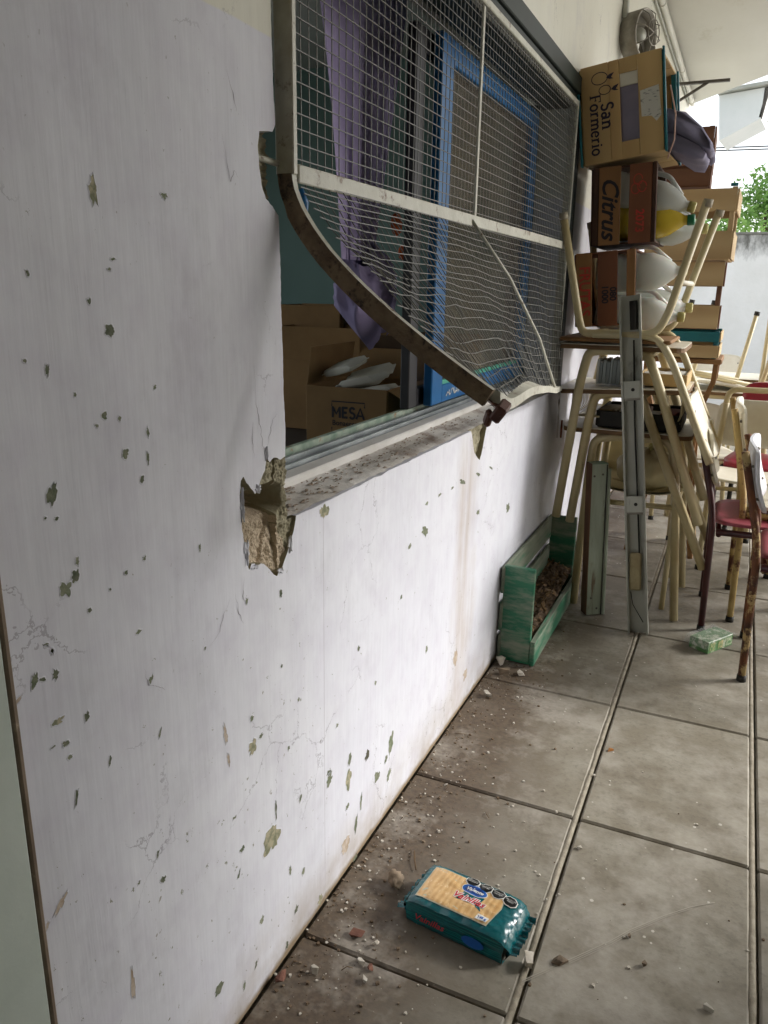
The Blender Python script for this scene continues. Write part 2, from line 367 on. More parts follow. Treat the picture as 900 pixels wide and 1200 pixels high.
def tile_material():
    m, N, L, b = nodes_of('worn_cement_tile'); g = NG(N, L); P, x, y, z = g.pos()
    oi = N.new('ShaderNodeObjectInfo'); r = oi.outputs['Random']
    big = g.noise(P, 2.2, 5); mid = g.noise(P, 9, 6); fine = g.noise(P, 70, 4)
    c = g.mix(g.rng(big, .3, .7), lin('#8f8878'), lin('#7d7566'))
    c = g.mix(g.rng(mid, .42, .66, 0, .75), c, lin('#a39e90'))
    c = g.mix(g.rng(fine, .5, .75, 0, .5), c, lin('#655e52'))
    c = g.mix(g.rng(g.noise(P, 5.3, 6, .7), .56, .70, 0, .75), c, lin('#686254'))
    c = g.mix(g.rng(g.noise(P, 3.7, 5, .65), .52, .70, 0, .8), c, lin('#b0aa9d'))
    hv = N.new('ShaderNodeHueSaturation'); L.new(g.rng(r, 0, 1, .78, 1.03), hv.inputs['Value']); L.new(c, hv.inputs['Color']); c = hv.outputs[0]
    # brown dirt swept against the wall
    edge = g.math('ADD', x, g.math('MULTIPLY', g.math('SUBTRACT', big, .5), .42))
    near = g.rng(edge, .36, .14)
    near2 = g.math('MULTIPLY', near, g.rng(mid, .25, .5, .7, 1))
    c = g.mix(g.math('MULTIPLY', near2, .9), c, g.mix(g.rng(fine, .35, .7), lin('#4b3e32'), lin('#665645')))
    pat = g.math('MULTIPLY', g.rng(g.noise(P, 2.6, 6, .7), .50, .62), g.rng(fine, .3, .6, .6, 1))
    c = g.mix(g.math('MULTIPLY', pat, .55), c, lin('#b7b1a6'))
    # white scuffs and paint specks
    v = g.vor(g.scale(P, (70, 70, 70)), 1.0); sp = N.new('ShaderNodeSeparateColor'); L.new(v.outputs['Color'], sp.inputs[0])
    spk = g.math('LESS_THAN', v.outputs['Distance'], g.math('MULTIPLY', g.math('SUBTRACT', sp.outputs[0], g.math('SUBTRACT', .975, g.math('MULTIPLY', g.rng(big, .4, .65), .04))), 6))
    c = g.mix(g.math('MULTIPLY', spk, .75), c, lin('#cfcabf'))
    scr = g.noise(g.scale(P, (3, 26, 1), (1, 2, 0)), 1.6, 3)
    c = g.mix(g.rng(scr, .68, .74, 0, .28), c, lin('#b6afa2'))
    L.new(c, b.inputs['Base Color'])
    L.new(g.rng(mid, .3, .7, .5, .75), b.inputs['Roughness']); b.inputs['Specular IOR Level'].default_value = .4
    L.new(g.bump(g.math('ADD', fine, g.math('MULTIPLY', mid, .7)), .25, .003), b.inputs['Normal'])
    return m
m_tile = tile_material()
m_bed = mat('dirty_mortar_bed', '#6e6556', '#877d6c', rough=.95, scale=14, bump=.8, bscale=60)
m_concrete = mat('pale_yard_concrete', '#dad7cf', '#c8c4ba', rough=.9, scale=2, bump=.3)
m_ceil = mat('white_ceiling_paint', '#cecdc5', '#c3c1b8', rough=.8, scale=1.3, wear=('#b1ac9c', 2.4, .6, .74), stretch=(1, .5, 1), bump=.5, bscale=14)
m_white_out = mat('white_render', '#efede8', '#e6e4de', rough=.85, scale=2)
m_room = mat('teal_room_wall_paint', '#647f78', '#5b756e', rough=.7, scale=2)
m_roomfloor = mat('dark_room_floor', '#5d564c', '#4b453d', rough=.6, scale=3)

# ---------------------------------------------------------------- ground, floor, ceiling
mb = MB(); mb.add([(-150, -150, -.06), (150, -150, -.06), (150, 150, -.06), (-150, 150, -.06)], [(0, 1, 2, 3)])
tag(mb.build('ground', m_concrete), kind='structure')
mb = MB(); mb.box((1.625, 2.8, -.034), (3.25, 9.6, .044))
floor = tag(mb.build('veranda_floor', m_bed), kind='structure')
TX = [.034+.3985*i for i in range(9)]
TY = [1.085+.5985*i for i in range(-5, 12)]
_cache = {}
for i in range(len(TX)-1):
    for j in range(len(TY)-1):
        x0, x1, y0, y1 = TX[i]+.0085, TX[i+1]-.0085, TY[j]+.0028, TY[j+1]-.0028
        if i == 0: x0 = .003
        key = (i == 0)
        if key not in _cache:
            t_ = MB(); t_.box((0, 0, 0), (x1-x0, y1-y0, .022), bev=.0045)
            me = t_.mesh('tile'); me.materials.append(m_tile); _cache[key] = me
        o = bpy.data.objects.new('tile', _cache[key]); col.objects.link(o); o.parent = floor
        o.location = ((x0+x1)/2, (y0+y1)/2, -.011+random.uniform(-.0012, .0008))
        o.rotation_euler = (random.uniform(-.0015, .0015), random.uniform(-.002, .002), 0)
# long joints: a raised worn lip of mortar runs beside each groove
m_lip = mat('light_joint_mortar', '#a69e8d', '#8a8272', rough=.9, scale=40, bump=.6, bscale=90)
for i in range(1, len(TX)):
    mb = MB(); xx = TX[i]-.0025
    mb.grid(lambda u, v: (xx-.007+.013*v, -1.9+9.4*u, -.0035+.0035*math.sin(math.pi*v)+.0022*nz(u*190, i*3.3)-.002*(nz(u*40, i*7.1) > .25)), 420, 4, sm=True)
    tag(mb.build('joint_mortar', m_lip, floor), kind='stuff')

# veranda ceiling slab with an oblique far end
mb = MB()
poly = [(-.2, -2), (3.0, -2), (3.0, 5.2), (.75, 6.55), (.0, 7.58), (-.2, 7.6)]
mb.prism(poly, lambda a, b_, d: (a, b_, d), 2.78, 2.98)
tag(mb.build('ceiling', m_ceil), kind='structure')
# unseen side and end walls, added to keep light off the near wall
mb = MB(); mb.box((2.62, .20, 1.355), (.15, 4.4, 2.845)); tag(mb.build('added_shade_wall', m_white_out), kind='structure')
mb = MB(); mb.box((1.175, -2.08, 1.355), (3.04, .15, 2.845)); tag(mb.build('added_end_wall', m_white_out), kind='structure')

# ---------------------------------------------------------------- building wall with the broken window opening
OPEN = [(1.040, 1.93), (1.041, 1.60), (1.043, 1.52), (1.046, 1.475), (1.038, 1.464), (1.004, 1.459), (.999, 1.44), (1.001, 1.415), (1.006, 1.39),
        (1.017, 1.372), (1.034, 1.364), (1.050, 1.352), (1.0515, 1.31), (1.053, 1.27), (1.052, 1.22), (1.055, 1.15), (1.0545, 1.09), (1.058, 1.04), (1.057, 1.0),
        (1.056, .986), (1.038, .984), (1.022, .990), (1.010, .985), (1.000, .993), (.996, .975), (.984, .963), (.975, .948), (.966, .943), (.955, .955), (.944, .966),
        (.937, .977), (.930, .972), (.926, .948), (.9285, .92), (.929, .895), (.933, .875), (.9365, .85), (.944, .826), (.951, .834), (.963, .829), (.985, .823),
        (1.005, .804), (1.024, .789), (1.040, .799), (1.046, .807), (1.057, .820), (1.070, .838), (1.081, .858), (1.087, .877)]
_k = len(OPEN)
yy = 1.12
while yy < 2.01:
    OPEN.append((yy, .878+.0035*nz(yy*31, 2)-.002)); yy += .035
OPEN += [(2.03, .876), (2.042, .862), (2.055, .835), (2.07, .808), (2.105, .785), (2.125, .776), (2.14, .792), (2.152, .812), (2.163, .838), (2.178, .866), (2.19, .877)]
yy = 2.25
while yy < 3.03:
    OPEN.append((yy, .878+.002*nz(yy*31, 2))); yy += .05
OPEN += [(3.06, .879), (3.06, 1.93)]
_rg = random.Random(4); _o = []
for i, (a, b_) in enumerate(OPEN):
    _o.append((a, b_))
    if i < _k-1:
        c_, d_ = OPEN[i+1]; L_ = math.hypot(c_-a, d_-b_); m_ = max(1, int(L_/.006)); am = .0016 if 19 <= i else .0007
        for q in range(1, m_): t = q/m_; _o.append((a+(c_-a)*t+_rg.uniform(-am, am), b_+(d_-b_)*t+_rg.uniform(-am, am)))
OPEN = _o
WT = .20
bm = bmesh.new()
def loop(pts, x):
    vs_ = [bm.verts.new((x, a, b_)) for a, b_ in pts]
    return vs_, [bm.edges.new((vs_[i], vs_[(i+1) % len(vs_)])) for i in range(len(vs_))]
OUT = [(-2, 0), (7.55, 0), (7.55, 2.79), (-2, 2.79)]
fo, eo = loop(OUT, 0); fi, ei = loop(OPEN, 0)
bmesh.ops.triangle_fill(bm, use_beauty=True, edges=eo+ei)
bo, eo2 = loop(OUT, -WT); bi, ei2 = loop(OPEN, -WT)
bmesh.ops.triangle_fill(bm, use_beauty=True, edges=eo2+ei2)
for f in bm.faces: f.material_index = 0 if f.verts[0].co.x > -.01 else 2
for A, B, k in ((fo, bo, 0), (fi, bi, 1)):
    for i in range(len(A)):
        j = (i+1) % len(A)
        f = bm.faces.new((A[i], A[j], B[j], B[i]))
        cy_, cz_ = A[i].co.y, A[i].co.z
        hole = k and ((cy_ < 1.037 and 1.36 < cz_ < 1.47) or (cz_ < .99 and cy_ < 1.09 and (cz_ < .876 or cy_ < 1.055)) or (cz_ < .872 and cy_ > 2))
        f.material_index = 1 if hole else 0
bmesh.ops.recalc_face_normals(bm, faces=bm.faces)
me = bpy.data.meshes.new('building_wall'); bm.to_mesh(me); bm.free()
for m_ in (m_wall, m_olive, m_room): me.materials.append(m_)
wall = bpy.data.objects.new('building_wall', me); col.objects.link(wall)
tag(wall, 'lilac and white painted plaster wall with chipped paint and a large window opening', 'wall')

# rough cavity where the grille anchor was torn out
def cav(u, v):
    y, z = .90+.34*u, .765+.235*v
    n = nz(y*40, z*40, 1)*.0035 + nz(y*110, z*110, 5)*.0025 + nz(y*260, z*260, 8)*.0022 + max(0, nz(y*75, z*75, 3))*.006
    dark = math.exp(-(((y-1.012)/.034)**4 + ((z-.918)/.019)**4))
    slope = .012 + .010*max(0, min(1, (z-.80)/.09))
    if z > .948: slope = .011
    if y > 1.035: slope = .007
    rd_ = abs(y-(1.012+.5*(z-.86)+.006*nz(z*60, 2)))
    ridge = .007*math.exp(-(rd_/.004)**2) if z < .915 else 0
    left = .010*math.exp(-((y-.94)/.010)**2)*(z > .89)
    return (-(slope + .075*dark + ridge + left + n), y, z)
mb = MB(); mb.grid(cav, 190, 130, sm=False, keep=lambda u, v: not (.90+.34*u > 1.066 and .765+.235*v > .874))
for i, f in enumerate(mb.f):
    c = Vector((0, 0, 0))
    for q in f: c += Vector(mb.v[q])
    c /= len(f)
    mb.mi[i] = 1 if (c.z > .943+.012*nz(c.y*30, c.z*30) or (c.y > 1.045+.012*nz(c.z*60, 3)+.3*(.86-c.z) and c.z > .80) or (c.y < .958+.006*nz(c.z*50, 1) and c.z > .90)) else 0
mb.build('broken_mortar_cavity', [m_mortar, m_olive], wall)
mb = MB(); mb.grid(lambda u, v: (-.012-.02*v*0-.012*abs(nz(u*9, v*9, 3))-.006*nz(u*30, v*30), 2.0+.23*u, .765+.113*v), 30, 16, sm=False, keep=lambda u, v: True)
mb.build('broken_plaster_notch', m_olive, wall)
mb = MB()
mb.grid(lambda u, v: (-.013-.006*abs(nz(u*12, v*9, 1))-.012*v*(.5+nz(u*20, 2)), .985+.065*v, 1.34+.14*u), 30, 10, sm=False)
mb.build('broken_plaster_reveal', m_olive, wall)

# lifted paint flakes round the broken corner
_fl = random.Random(31)
for (y, z, w_, h_) in ((.929, .935, .006, .05), (.936, .862, .007, .04), (.958, .827, .022, .006), (1.034, .797, .016, .010), (1.064, .832, .009, .028), (.998, 1.0, .006, .020), (.972, .950, .012, .012)):
    mb = MB(); n_ = 17; rg_ = [(math.cos(2*math.pi*k/n_)*w_*_fl.uniform(.15, .7), math.sin(2*math.pi*k/n_)*h_*_fl.uniform(.15, .7)) for k in range(n_)]
    mb.prism(rg_, lambda a, b_, d_: (d_+.0015*math.copysign(1, a), y+a, z+b_), .0006, .003); mb.build('paint_flake', m_wall, wall)

# sloping sill with dust, inside the opening
m_sill = mat('dusty_sill', '#d2cfcb', '#bdb7af', rough=.85, scale=7, stretch=(1, 1, 1), wear=('#84746a', 9, .52, .70), bump=.6, bscale=50)
mb = MB()
def sill(u, v):
    y = 1.062+1.995*u; x = -.001-.01*abs(nz(y*22, 4))-.0785*v if v > 0 else -.002-.012*abs(nz(y*22, 4))
    t = v
    return (x, y, .8795+.0155*t + .002*nz(y*25, v*5) + (.0008 if v > 0 else 0))
mb.grid(sill, 160, 8, sm=True)
mb.build('window_sill', m_sill, wall)
m_dirt = mat('brown_sill_dirt', '#9a8b7e', '#877866', rough=.95, scale=30, bump=.8, bscale=80)
mb = MB()
for k in range(300):
    t = random.random()**2.2; y = 1.07+1.1*t if random.random() < .8 else random.uniform(1.07, 3.0); v = random.random()**.7
    s = random.uniform(.001, .0038)*(1.2-t*.6)
    c = Vector((-.006-.066*v, y, .882+.014*v)); a = random.uniform(0, 6)
    mb.add([c+Vector((math.cos(a+q)*s, math.sin(a+q)*s*2.2, random.uniform(0, .002))) for q in (0, 1.4, 2.6, 4, 5.2)] + [c+Vector((0, 0, .003))], [(0, 1, 5), (1, 2, 5), (2, 3, 5), (3, 4, 5), (4, 0, 5)])
tag(mb.build('sill_dirt', m_dirt, wall), kind='stuff')

# flaked paint: each larger flake is a piece of its own
CHIPS = [(0.679,1.346,0.0149,0.0301,0,'p'),(0.581,1.259,0.0052,0.0073,0,'g'),(0.659,1.232,0.0062,0.0072,0,'g'),(0.686,1.199,0.0185,0.0150,10,'g'),(0.793,1.353,0.0124,0.0077,0,'g'),(0.700,1.277,0.0093,0.0036,0,'g'),(0.693,1.266,0.0066,0.0036,0,'g'),(0.667,1.106,0.0105,0.0106,0,'g'),(0.654,1.096,0.0064,0.0057,0,'g'),(0.691,1.099,0.0055,0.0059,0,'g'),(0.581,1.031,0.0146,0.0312,25,'g'),(0.588,0.922,0.0189,0.0215,30,'g'),(0.603,0.932,0.0146,0.0178,20,'g'),(0.608,0.948,0.0061,0.0118,0,'g'),(0.737,1.076,0.0061,0.0147,0,'g'),(0.734,1.044,0.0061,0.0212,0,'g'),(0.696,1.056,0.0113,0.0122,20,'g'),(0.721,1.019,0.0075,0.0106,35,'g'),(0.715,0.918,0.0076,0.0066,30,'g'),(0.682,0.910,0.0072,0.0065,0,'g'),(0.585,1.004,0.0068,0.0047,0,'g'),(0.570,1.009,0.0044,0.0037,0,'g'),(0.593,1.163,0.0055,0.0139,10,'g'),(0.566,1.175,0.0052,0.0050,0,'g'),(0.755,1.129,0.0062,0.0083,20,'g'),(0.627,1.134,0.0036,0.0055,10,'g'),(0.826,0.898,0.0056,0.0135,0,'g'),(1.033,0.753,0.0107,0.0198,0,'g'),(0.934,0.778,0.0069,0.0127,0,'g'),(0.619,0.884,0.0076,0.0062,30,'g'),(0.560,0.857,0.0057,0.0079,0,'g'),(0.554,0.868,0.0089,0.0039,30,'g'),(0.695,0.825,0.0105,0.0068,0,'g'),(0.653,0.898,0.0041,0.0042,0,'g'),(0.533,0.836,0.0097,0.0213,10,'g'),(0.543,0.831,0.0110,0.0059,40,'g'),(0.561,0.828,0.0092,0.0140,0,'g'),(0.557,0.771,0.0197,0.0113,0,'y'),(0.565,0.738,0.0119,0.0084,20,'g'),(0.568,0.718,0.0084,0.0075,0,'g'),(0.547,0.744,0.0091,0.0031,0,'g'),(0.560,0.858,0.0057,0.0079,0,'g'),(0.554,0.866,0.0067,0.0029,10,'g'),(0.711,0.750,0.0079,0.0131,30,'g'),(0.599,0.755,0.0102,0.0129,0,'g'),(0.865,0.581,0.0108,0.0436,-8,'b'),(0.870,0.532,0.0066,0.0298,-8,'b'),(0.936,0.515,0.0269,0.0345,20,'y'),(0.962,0.523,0.0127,0.0096,0,'g'),(0.937,0.569,0.0121,0.0108,0,'g'),(1.203,0.285,0.0329,0.0382,10,'g'),(1.001,0.349,0.0083,0.0384,0,'g'),(0.987,0.296,0.0550,0.0600,25,'y'),(0.897,0.344,0.0167,0.0147,0,'g'),(0.879,0.418,0.0137,0.0063,0,'g'),(0.884,0.303,0.0071,0.0197,25,'g'),(0.705,0.435,0.0153,0.0123,0,'g'),(0.817,0.127,0.0265,0.0269,20,'g'),(0.632,0.319,0.0092,0.0840,0,'b'),(0.532,0.540,0.0094,0.0292,50,'b'),(0.510,0.526,0.0056,0.0133,20,'b'),(0.571,0.661,0.0049,0.0263,15,'g'),(0.628,0.677,0.0055,0.0138,15,'g'),(0.508,0.822,0.0051,0.0190,60,'b'),(0.720,0.663,0.0049,0.0175,20,'g'),(0.699,0.484,0.0067,0.0120,15,'g'),(0.659,0.467,0.0062,0.0065,0,'g'),(1.048,0.448,0.0087,0.0139,0,'g'),(1.292,0.231,0.0287,0.0559,8,'y'),(1.439,0.144,0.0343,0.0286,25,'g'),(1.505,0.105,0.0264,0.0348,20,'g'),(1.327,0.090,0.0175,0.0505,15,'g'),(1.352,0.134,0.0134,0.0458,8,'g'),(1.284,0.164,0.0206,0.0153,0,'g'),(1.277,0.070,0.0497,0.0405,25,'b'),(1.324,-0.002,0.0221,0.0283,15,'g'),(1.160,0.021,0.0218,0.0280,15,'y'),(1.065,0.078,0.0159,0.0180,15,'g'),(0.947,0.154,0.0160,0.0181,25,'g'),(1.093,0.145,0.0131,0.0219,10,'g'),(1.045,0.184,0.0091,0.0229,0,'g'),(1.087,0.317,0.0094,0.0168,15,'g'),(0.924,0.076,0.0079,0.0184,15,'g'),(1.028,0.023,0.0123,0.0200,15,'g'),(0.886,0.065,0.0075,0.0180,15,'g'),(1.183,0.859,0.0417,0.0274,10,'y'),(1.976,0.742,0.0599,0.0150,20,'g'),(1.700,0.678,0.0529,0.0294,15,'g'),(2.476,0.543,0.0450,0.0352,10,'g'),(2.135,0.615,0.0347,0.0222,10,'g'),(1.603,0.668,0.0214,0.0130,0,'g'),(1.706,0.747,0.0234,0.0111,0,'g'),(1.795,0.748,0.0318,0.0092,0,'g'),(1.892,0.744,0.0278,0.0097,0,'g'),(2.115,0.735,0.0588,0.0106,20,'g'),(2.244,0.729,0.0465,0.0084,20,'g'),(1.381,0.232,0.0272,0.0315,5,'d'),(1.516,0.189,0.0316,0.0634,10,'g'),(1.487,0.159,0.0206,0.0291,10,'g'),(1.295,0.275,0.0205,0.0340,10,'g'),(1.199,0.301,0.0218,0.0160,0,'g'),(1.236,0.391,0.0150,0.0119,0,'g'),(1.741,0.341,0.0192,0.0206,0,'g'),(1.421,0.398,0.0139,0.0130,0,'g'),(1.558,0.554,0.0156,0.0132,0,'g'),(1.981,0.208,0.0402,0.0649,5,'b'),(2.090,0.100,0.0444,0.0443,0,'b'),(1.031,0.621,0.0082,0.0080,0,'g'),(1.333,0.521,0.0123,0.0139,0,'g'),(0.826,0.744,0.0058,0.0066,0,'g'),(1.086,0.527,0.0090,0.0103,0,'g')]
for ic, (y, z, a, h, ang, kd) in enumerate(CHIPS):
    mb = MB(); n = 26 if max(a, h) > .011 else 15; ca, sa = math.cos(R(-ang)), math.sin(R(-ang)); ring = []; ring2 = []
    for k in range(n):
        q = 2*math.pi*k/n; rr = .80+.55*nz(math.cos(q)*1.7+ic*3.1, math.sin(q)*1.7, ic*.7)+.28*nz(math.cos(q)*5+ic, math.sin(q)*5, ic*1.3)
        p = (math.cos(q)*a*.5*rr, math.sin(q)*h*.5*rr); p = (p[0]*ca-p[1]*sa, p[0]*sa+p[1]*ca)
        ring.append((.0004, p[0], p[1])); e = 1+.0008/max(a, h)
        ring2.append((.0004, p[0]*e, p[1]*e))
    mb.add(ring, [tuple(range(n))], 0)
    tp = [(.0007, b_, c_) for _, b_, c_ in ring2]
    mb.add(ring+tp, [(i, (i+1) % n, (i+1) % n+n, i+n) for i in range(n)], 1)
    out2 = [(.0002, b_*1.03+math.copysign(.0012, b_), c_*1.03+math.copysign(.0012, c_)) for _, b_, c_ in ring2]
    mb.add(tp+out2, [(i, (i+1) % n, (i+1) % n+n, i+n) for i in range(n)], 1)
    o = mb.build('paint_chip', [{'g': m_chip_g, 'y': m_chip_y, 'p': m_chip_y, 'b': m_chip_b, 'd': m_chip_d}[kd], m_wall], wall, world=False)
    o.location = (0, y, z)
CR = [[(1.0, .99), (.990, 1.02), (.986, 1.045), (.975, 1.08), (.973, 1.15)], [(1.0, 1.005), (1.012, 1.03), (1.02, 1.05), (1.035, 1.06)], [(.905, .80), (.912, .765), (.925, .74)],
      [(.892, .799), (.87, .775), (.862, .755), (.835, .74)], [(.70, .77), (.705, .745), (.72, .735), (.74, .72)], [(.915, 1.44), (.925, 1.40), (.93, 1.385), (.94, 1.40), (.95, 1.39)], [(.93, 1.52), (.945, 1.49), (.95, 1.47)],
      [(.965, 1.0), (.962, 1.03), (.966, 1.06)], [(.93, .82), (.925, .79), (.932, .77)]]
for pl in CR:
    mb = MB(); pts = []
    for i in range(len(pl)-1):
        for k in range(6):
            t = k/6; pts.append((pl[i][0]*(1-t)+pl[i+1][0]*t+.004*nz(i+t*3, pl[0][0]*50), pl[i][1]*(1-t)+pl[i+1][1]*t))
    vv = []; nP = len(pts)
    for i, (y, z) in enumerate(pts):
        wd = (.0006*(1-abs(2*i/nP-1))+.0002)*(.5+abs(nz(i*.9, 7)))
        vv += [(.0006, y-wd, z), (.0006, y+wd, z)]
    mb.add(vv, [(2*i, 2*i+1, 2*i+3, 2*i+2) for i in range(nP-1)])
    mb.build('crack', m_crack, wall)

# ---------------------------------------------------------------- room behind the window
mb = MB()
X0, X1, Y0, Y1, Z1 = -3.4, -WT-.002, -1.2, 5.2, 2.7
V8 = [(X0, Y0, .02), (X1, Y0, .02), (X1, Y1, .02), (X0, Y1, .02), (X0, Y0, Z1), (X1, Y0, Z1), (X1, Y1, Z1), (X0, Y1, Z1)]
mb.add(V8, [(2, 3, 7, 6)], 0)
_w = [(a, Y0, b_) for a in (X0, -3.0, -1.5, X1) for b_ in (.02, .8, 2.3, Z1)]      # end wall, unseen opening added to light the box fronts
mb.add(_w, [(4*i+j, 4*i+j+1, 4*i+j+5, 4*i+j+4) for i in range(3) for j in range(3) if (i, j) != (1, 1)], 0)
_w = [(X0, a, b_) for a in (Y0, -.6, 4.2, Y1) for b_ in (.02, .9, 2.3, Z1)]      # far wall, unseen opening added to let daylight into the room
mb.add(_w, [(4*i+j, 4*i+j+1, 4*i+j+5, 4*i+j+4) for i in range(3) for j in range(3) if (i, j) != (1, 1)], 0); mb.add(V8, [(0, 3, 2, 1)], 1); mb.add(V8, [(4, 5, 6, 7)], 2)
tag(mb.build('room', [m_room, m_roomfloor, m_ceil]), kind='structure')

# ---------------------------------------------------------------- door beside the wall (bottom left of the picture)
d = thing('door', 'pale green painted door leaf with a brown edge at the left end of the wall', 'door', (0, .07, 0))
m_door = mat('pale_green_door_paint', '#c6cec6', '#b6c0b7', rough=.45, scale=4, wear=('#9aa196', 9, .62, .75), bump=.1)
m_doorstop = mat('brown_door_edge', '#8a7a68', '#6d5d4d', rough=.7, scale=14, wear=('#a89b86', 20, .6, .7))
mb = MB(); mb.box((.012, .07, 1.02), (.018, .828, 2.03), bev=.003); mb.build('leaf', m_door, d)
mb = MB(); mb.box((.011, .4905, 1.025), (.016, .0075, 2.04), bev=.002); mb.build('jamb', m_doorstop, d)
mb = MB(); mb.box((.011, -.355, 1.025), (.016, .02, 2.04), bev=.002); mb.build('jamb', m_doorstop, d)
mb = MB(); mb.tube([(.02, -.27, 1.0), (.07, -.27, 1.0), (.07, -.17, 1.0)], .009); mb.build('handle', m_steel, d)

# ---------------------------------------------------------------- lettering
def text_mesh(txt, size, bold=0.0, shear=0.0, space=1.0):
    cu = bpy.data.curves.new('t', 'FONT'); cu.body = txt; cu.size = size; cu.offset = bold; cu.shear = shear
    cu.space_character = space; cu.align_x = 'CENTER'; cu.align_y = 'CENTER'; cu.resolution_u = 3; cu.fill_mode = 'FRONT'
    o = bpy.data.objects.new('t', cu); col.objects.link(o); bpy.context.view_layer.update()
    me = bpy.data.meshes.new_from_object(o.evaluated_get(bpy.context.evaluated_depsgraph_get()))
    vs_ = [v.co.copy() for v in me.vertices]; fs = [tuple(p.vertices) for p in me.polygons]
    bpy.data.objects.remove(o); bpy.data.curves.remove(cu); bpy.data.meshes.remove(me)
    return vs_, fs
def letter(parent, txt, size, fn, m_, bold=0.0, shear=0.0, name='lettering', sx=1.0, world=False, space=1.0):
    """fn maps the text plane (a right, b up) to parent coordinates"""
    vs_, fs = text_mesh(txt, size, bold, shear, space)
    mb = MB(); mb.add([fn(v.x*sx, v.y) for v in vs_], fs); return mb.build(name, m_, parent, world=world)
def stroke(mb, pts, wd, fn, mi=0):
    """flat brush line in a 2-D print plane"""
    pts = [Vector((p[0], p[1])) for p in pts]; vv = []
    for i, p in enumerate(pts):
        t = (pts[min(i+1, len(pts)-1)] - pts[max(i-1, 0)]); t = t.normalized() if t.length else Vector((1, 0)); n = Vector((-t.y, t.x))*wd*.5
        vv += [fn(p.x+n.x, p.y+n.y), fn(p.x-n.x, p.y-n.y)]
    mb.add(vv, [(2*i, 2*i+1, 2*i+3, 2*i+2) for i in range(len(pts)-1)], mi)

def arc(cx, cy, rx, ry, a0, a1, n=12): return [(cx+rx*math.cos(R(a0+(a1-a0)*k/n)), cy+ry*math.sin(R(a0+(a1-a0)*k/n))) for k in range(n+1)]
def bar(x0, y0, x1, y1): return [(x0, y0), (x1, y1)]
SLAB = {'F': (.74, [bar(.17, 0, .17, 1)], [bar(0, .96, .68, .96), bar(.64, .96, .64, .78), bar(.17, .52, .5, .52), bar(.5, .62, .5, .42), bar(0, .04, .36, .04)]),
        'o': (.68, [arc(.32, .34, .25, .32, 0, 360)], []),
        'r': (.54, [bar(.17, 0, .17, .68), arc(.36, .44, .17, .2, 165, 55)], [bar(0, .04, .36, .04), bar(.02, .64, .17, .64)]),
        'm': (1.10, [bar(.17, 0, .17, .68), bar(.55, 0, .55, .45), bar(.93, 0, .93, .45), arc(.36, .44, .19, .2, 170, 0), arc(.74, .44, .19, .2, 170, 0)], [bar(.02, .04, .32, .04), bar(.42, .04, .68, .04), bar(.80, .04, 1.06, .04), bar(.02, .64, .17, .64)]),
        'n': (.74, [bar(.17, 0, .17, .68), bar(.57, 0, .57, .45), arc(.37, .44, .20, .2, 170, 0)], [bar(.02, .04, .32, .04), bar(.44, .04, .72, .04), bar(.02, .64, .17, .64)]),
        'e': (.62, [arc(.30, .34, .23, .32, 10, 320)], [bar(.08, .37, .52, .37)]),
        'i': (.38, [bar(.17, 0, .17, .68), bar(.17, .82, .17, .97)], [bar(0, .04, .34, .04), bar(.02, .64, .17, .64)]),
        'a': (.66, [arc(.25, .20, .18, .18, 0, 360), bar(.48, .02, .48, .5), arc(.29, .48, .19, .18, 0, 150)], [bar(.48, .04, .62, .04)]),
        'S': (.70, [arc(.33, .74, .22, .23, 20, 260, 10)+arc(.33, .26, .23, .24, 80, -160, 10)], []),
        'M': (1.0, [bar(.12, 0, .12, 1), bar(.82, 0, .82, 1), [(.12, .95), (.47, .35), (.82, .95)]], []), 'E': (.72, [bar(.12, 0, .12, 1), bar(.05, .93, .6, .93), bar(.05, .5, .52, .5), bar(.05, .07, .6, .07)], []),
        'Z': (.7, [], []), 'A': (.86, [[(.04, 0), (.41, .97), (.78, 0)]], [bar(.2, .3, .62, .3)])}
def slab(parent, txt, size, fn, m_, thick=.17, thin=.085, centre=True):
    mb = MB(); tot = sum(SLAB[c][0] for c in txt); x = -tot/2; k = 0
    for ch in txt:
        adv, A, B = SLAB[ch]
        for ls, wd in ((A, thick), (B, thin)):
            for l in ls:
                k += 1; e = .00002*k
                stroke(mb, [((x+p)*size, (q-.4)*size) for p, q in l], wd*size, lambda a, b_: fn(a, b_, e))
        x += adv
    return mb.build('lettering', m_, parent, world=False)

# ---------------------------------------------------------------- sliding window in the opening
win = thing('sliding_window', 'blue painted sliding sash window half open behind the bent grille', 'window', (-.13, 2.05, .88))
mb = MB(); mb.box((-.097, 2.055, .893), (.042, 1.99, .034), bev=.004); mb.build('ledge', mat('white_frame_paint', '#d4d2cf', '#c2bfba', rough=.5, scale=8, wear=('#8a8178', 14, .64, .72)), win)
for k, (x, h, m_) in enumerate(((-.127, .917, m_alu), (-.150, .923, m_alu), (-.176, .932, m_railgreen))):
    mb = MB(); mb.box((x, 2.055, (h+.876)/2), (.008 if k < 2 else .014, 1.99, h-.876), bev=.001); mb.build('track', m_, win)
mb = MB(); mb.box((-.155, 2.055, .890), (.075, 1.99, .020)); mb.build('track_bed', m_alu, win)
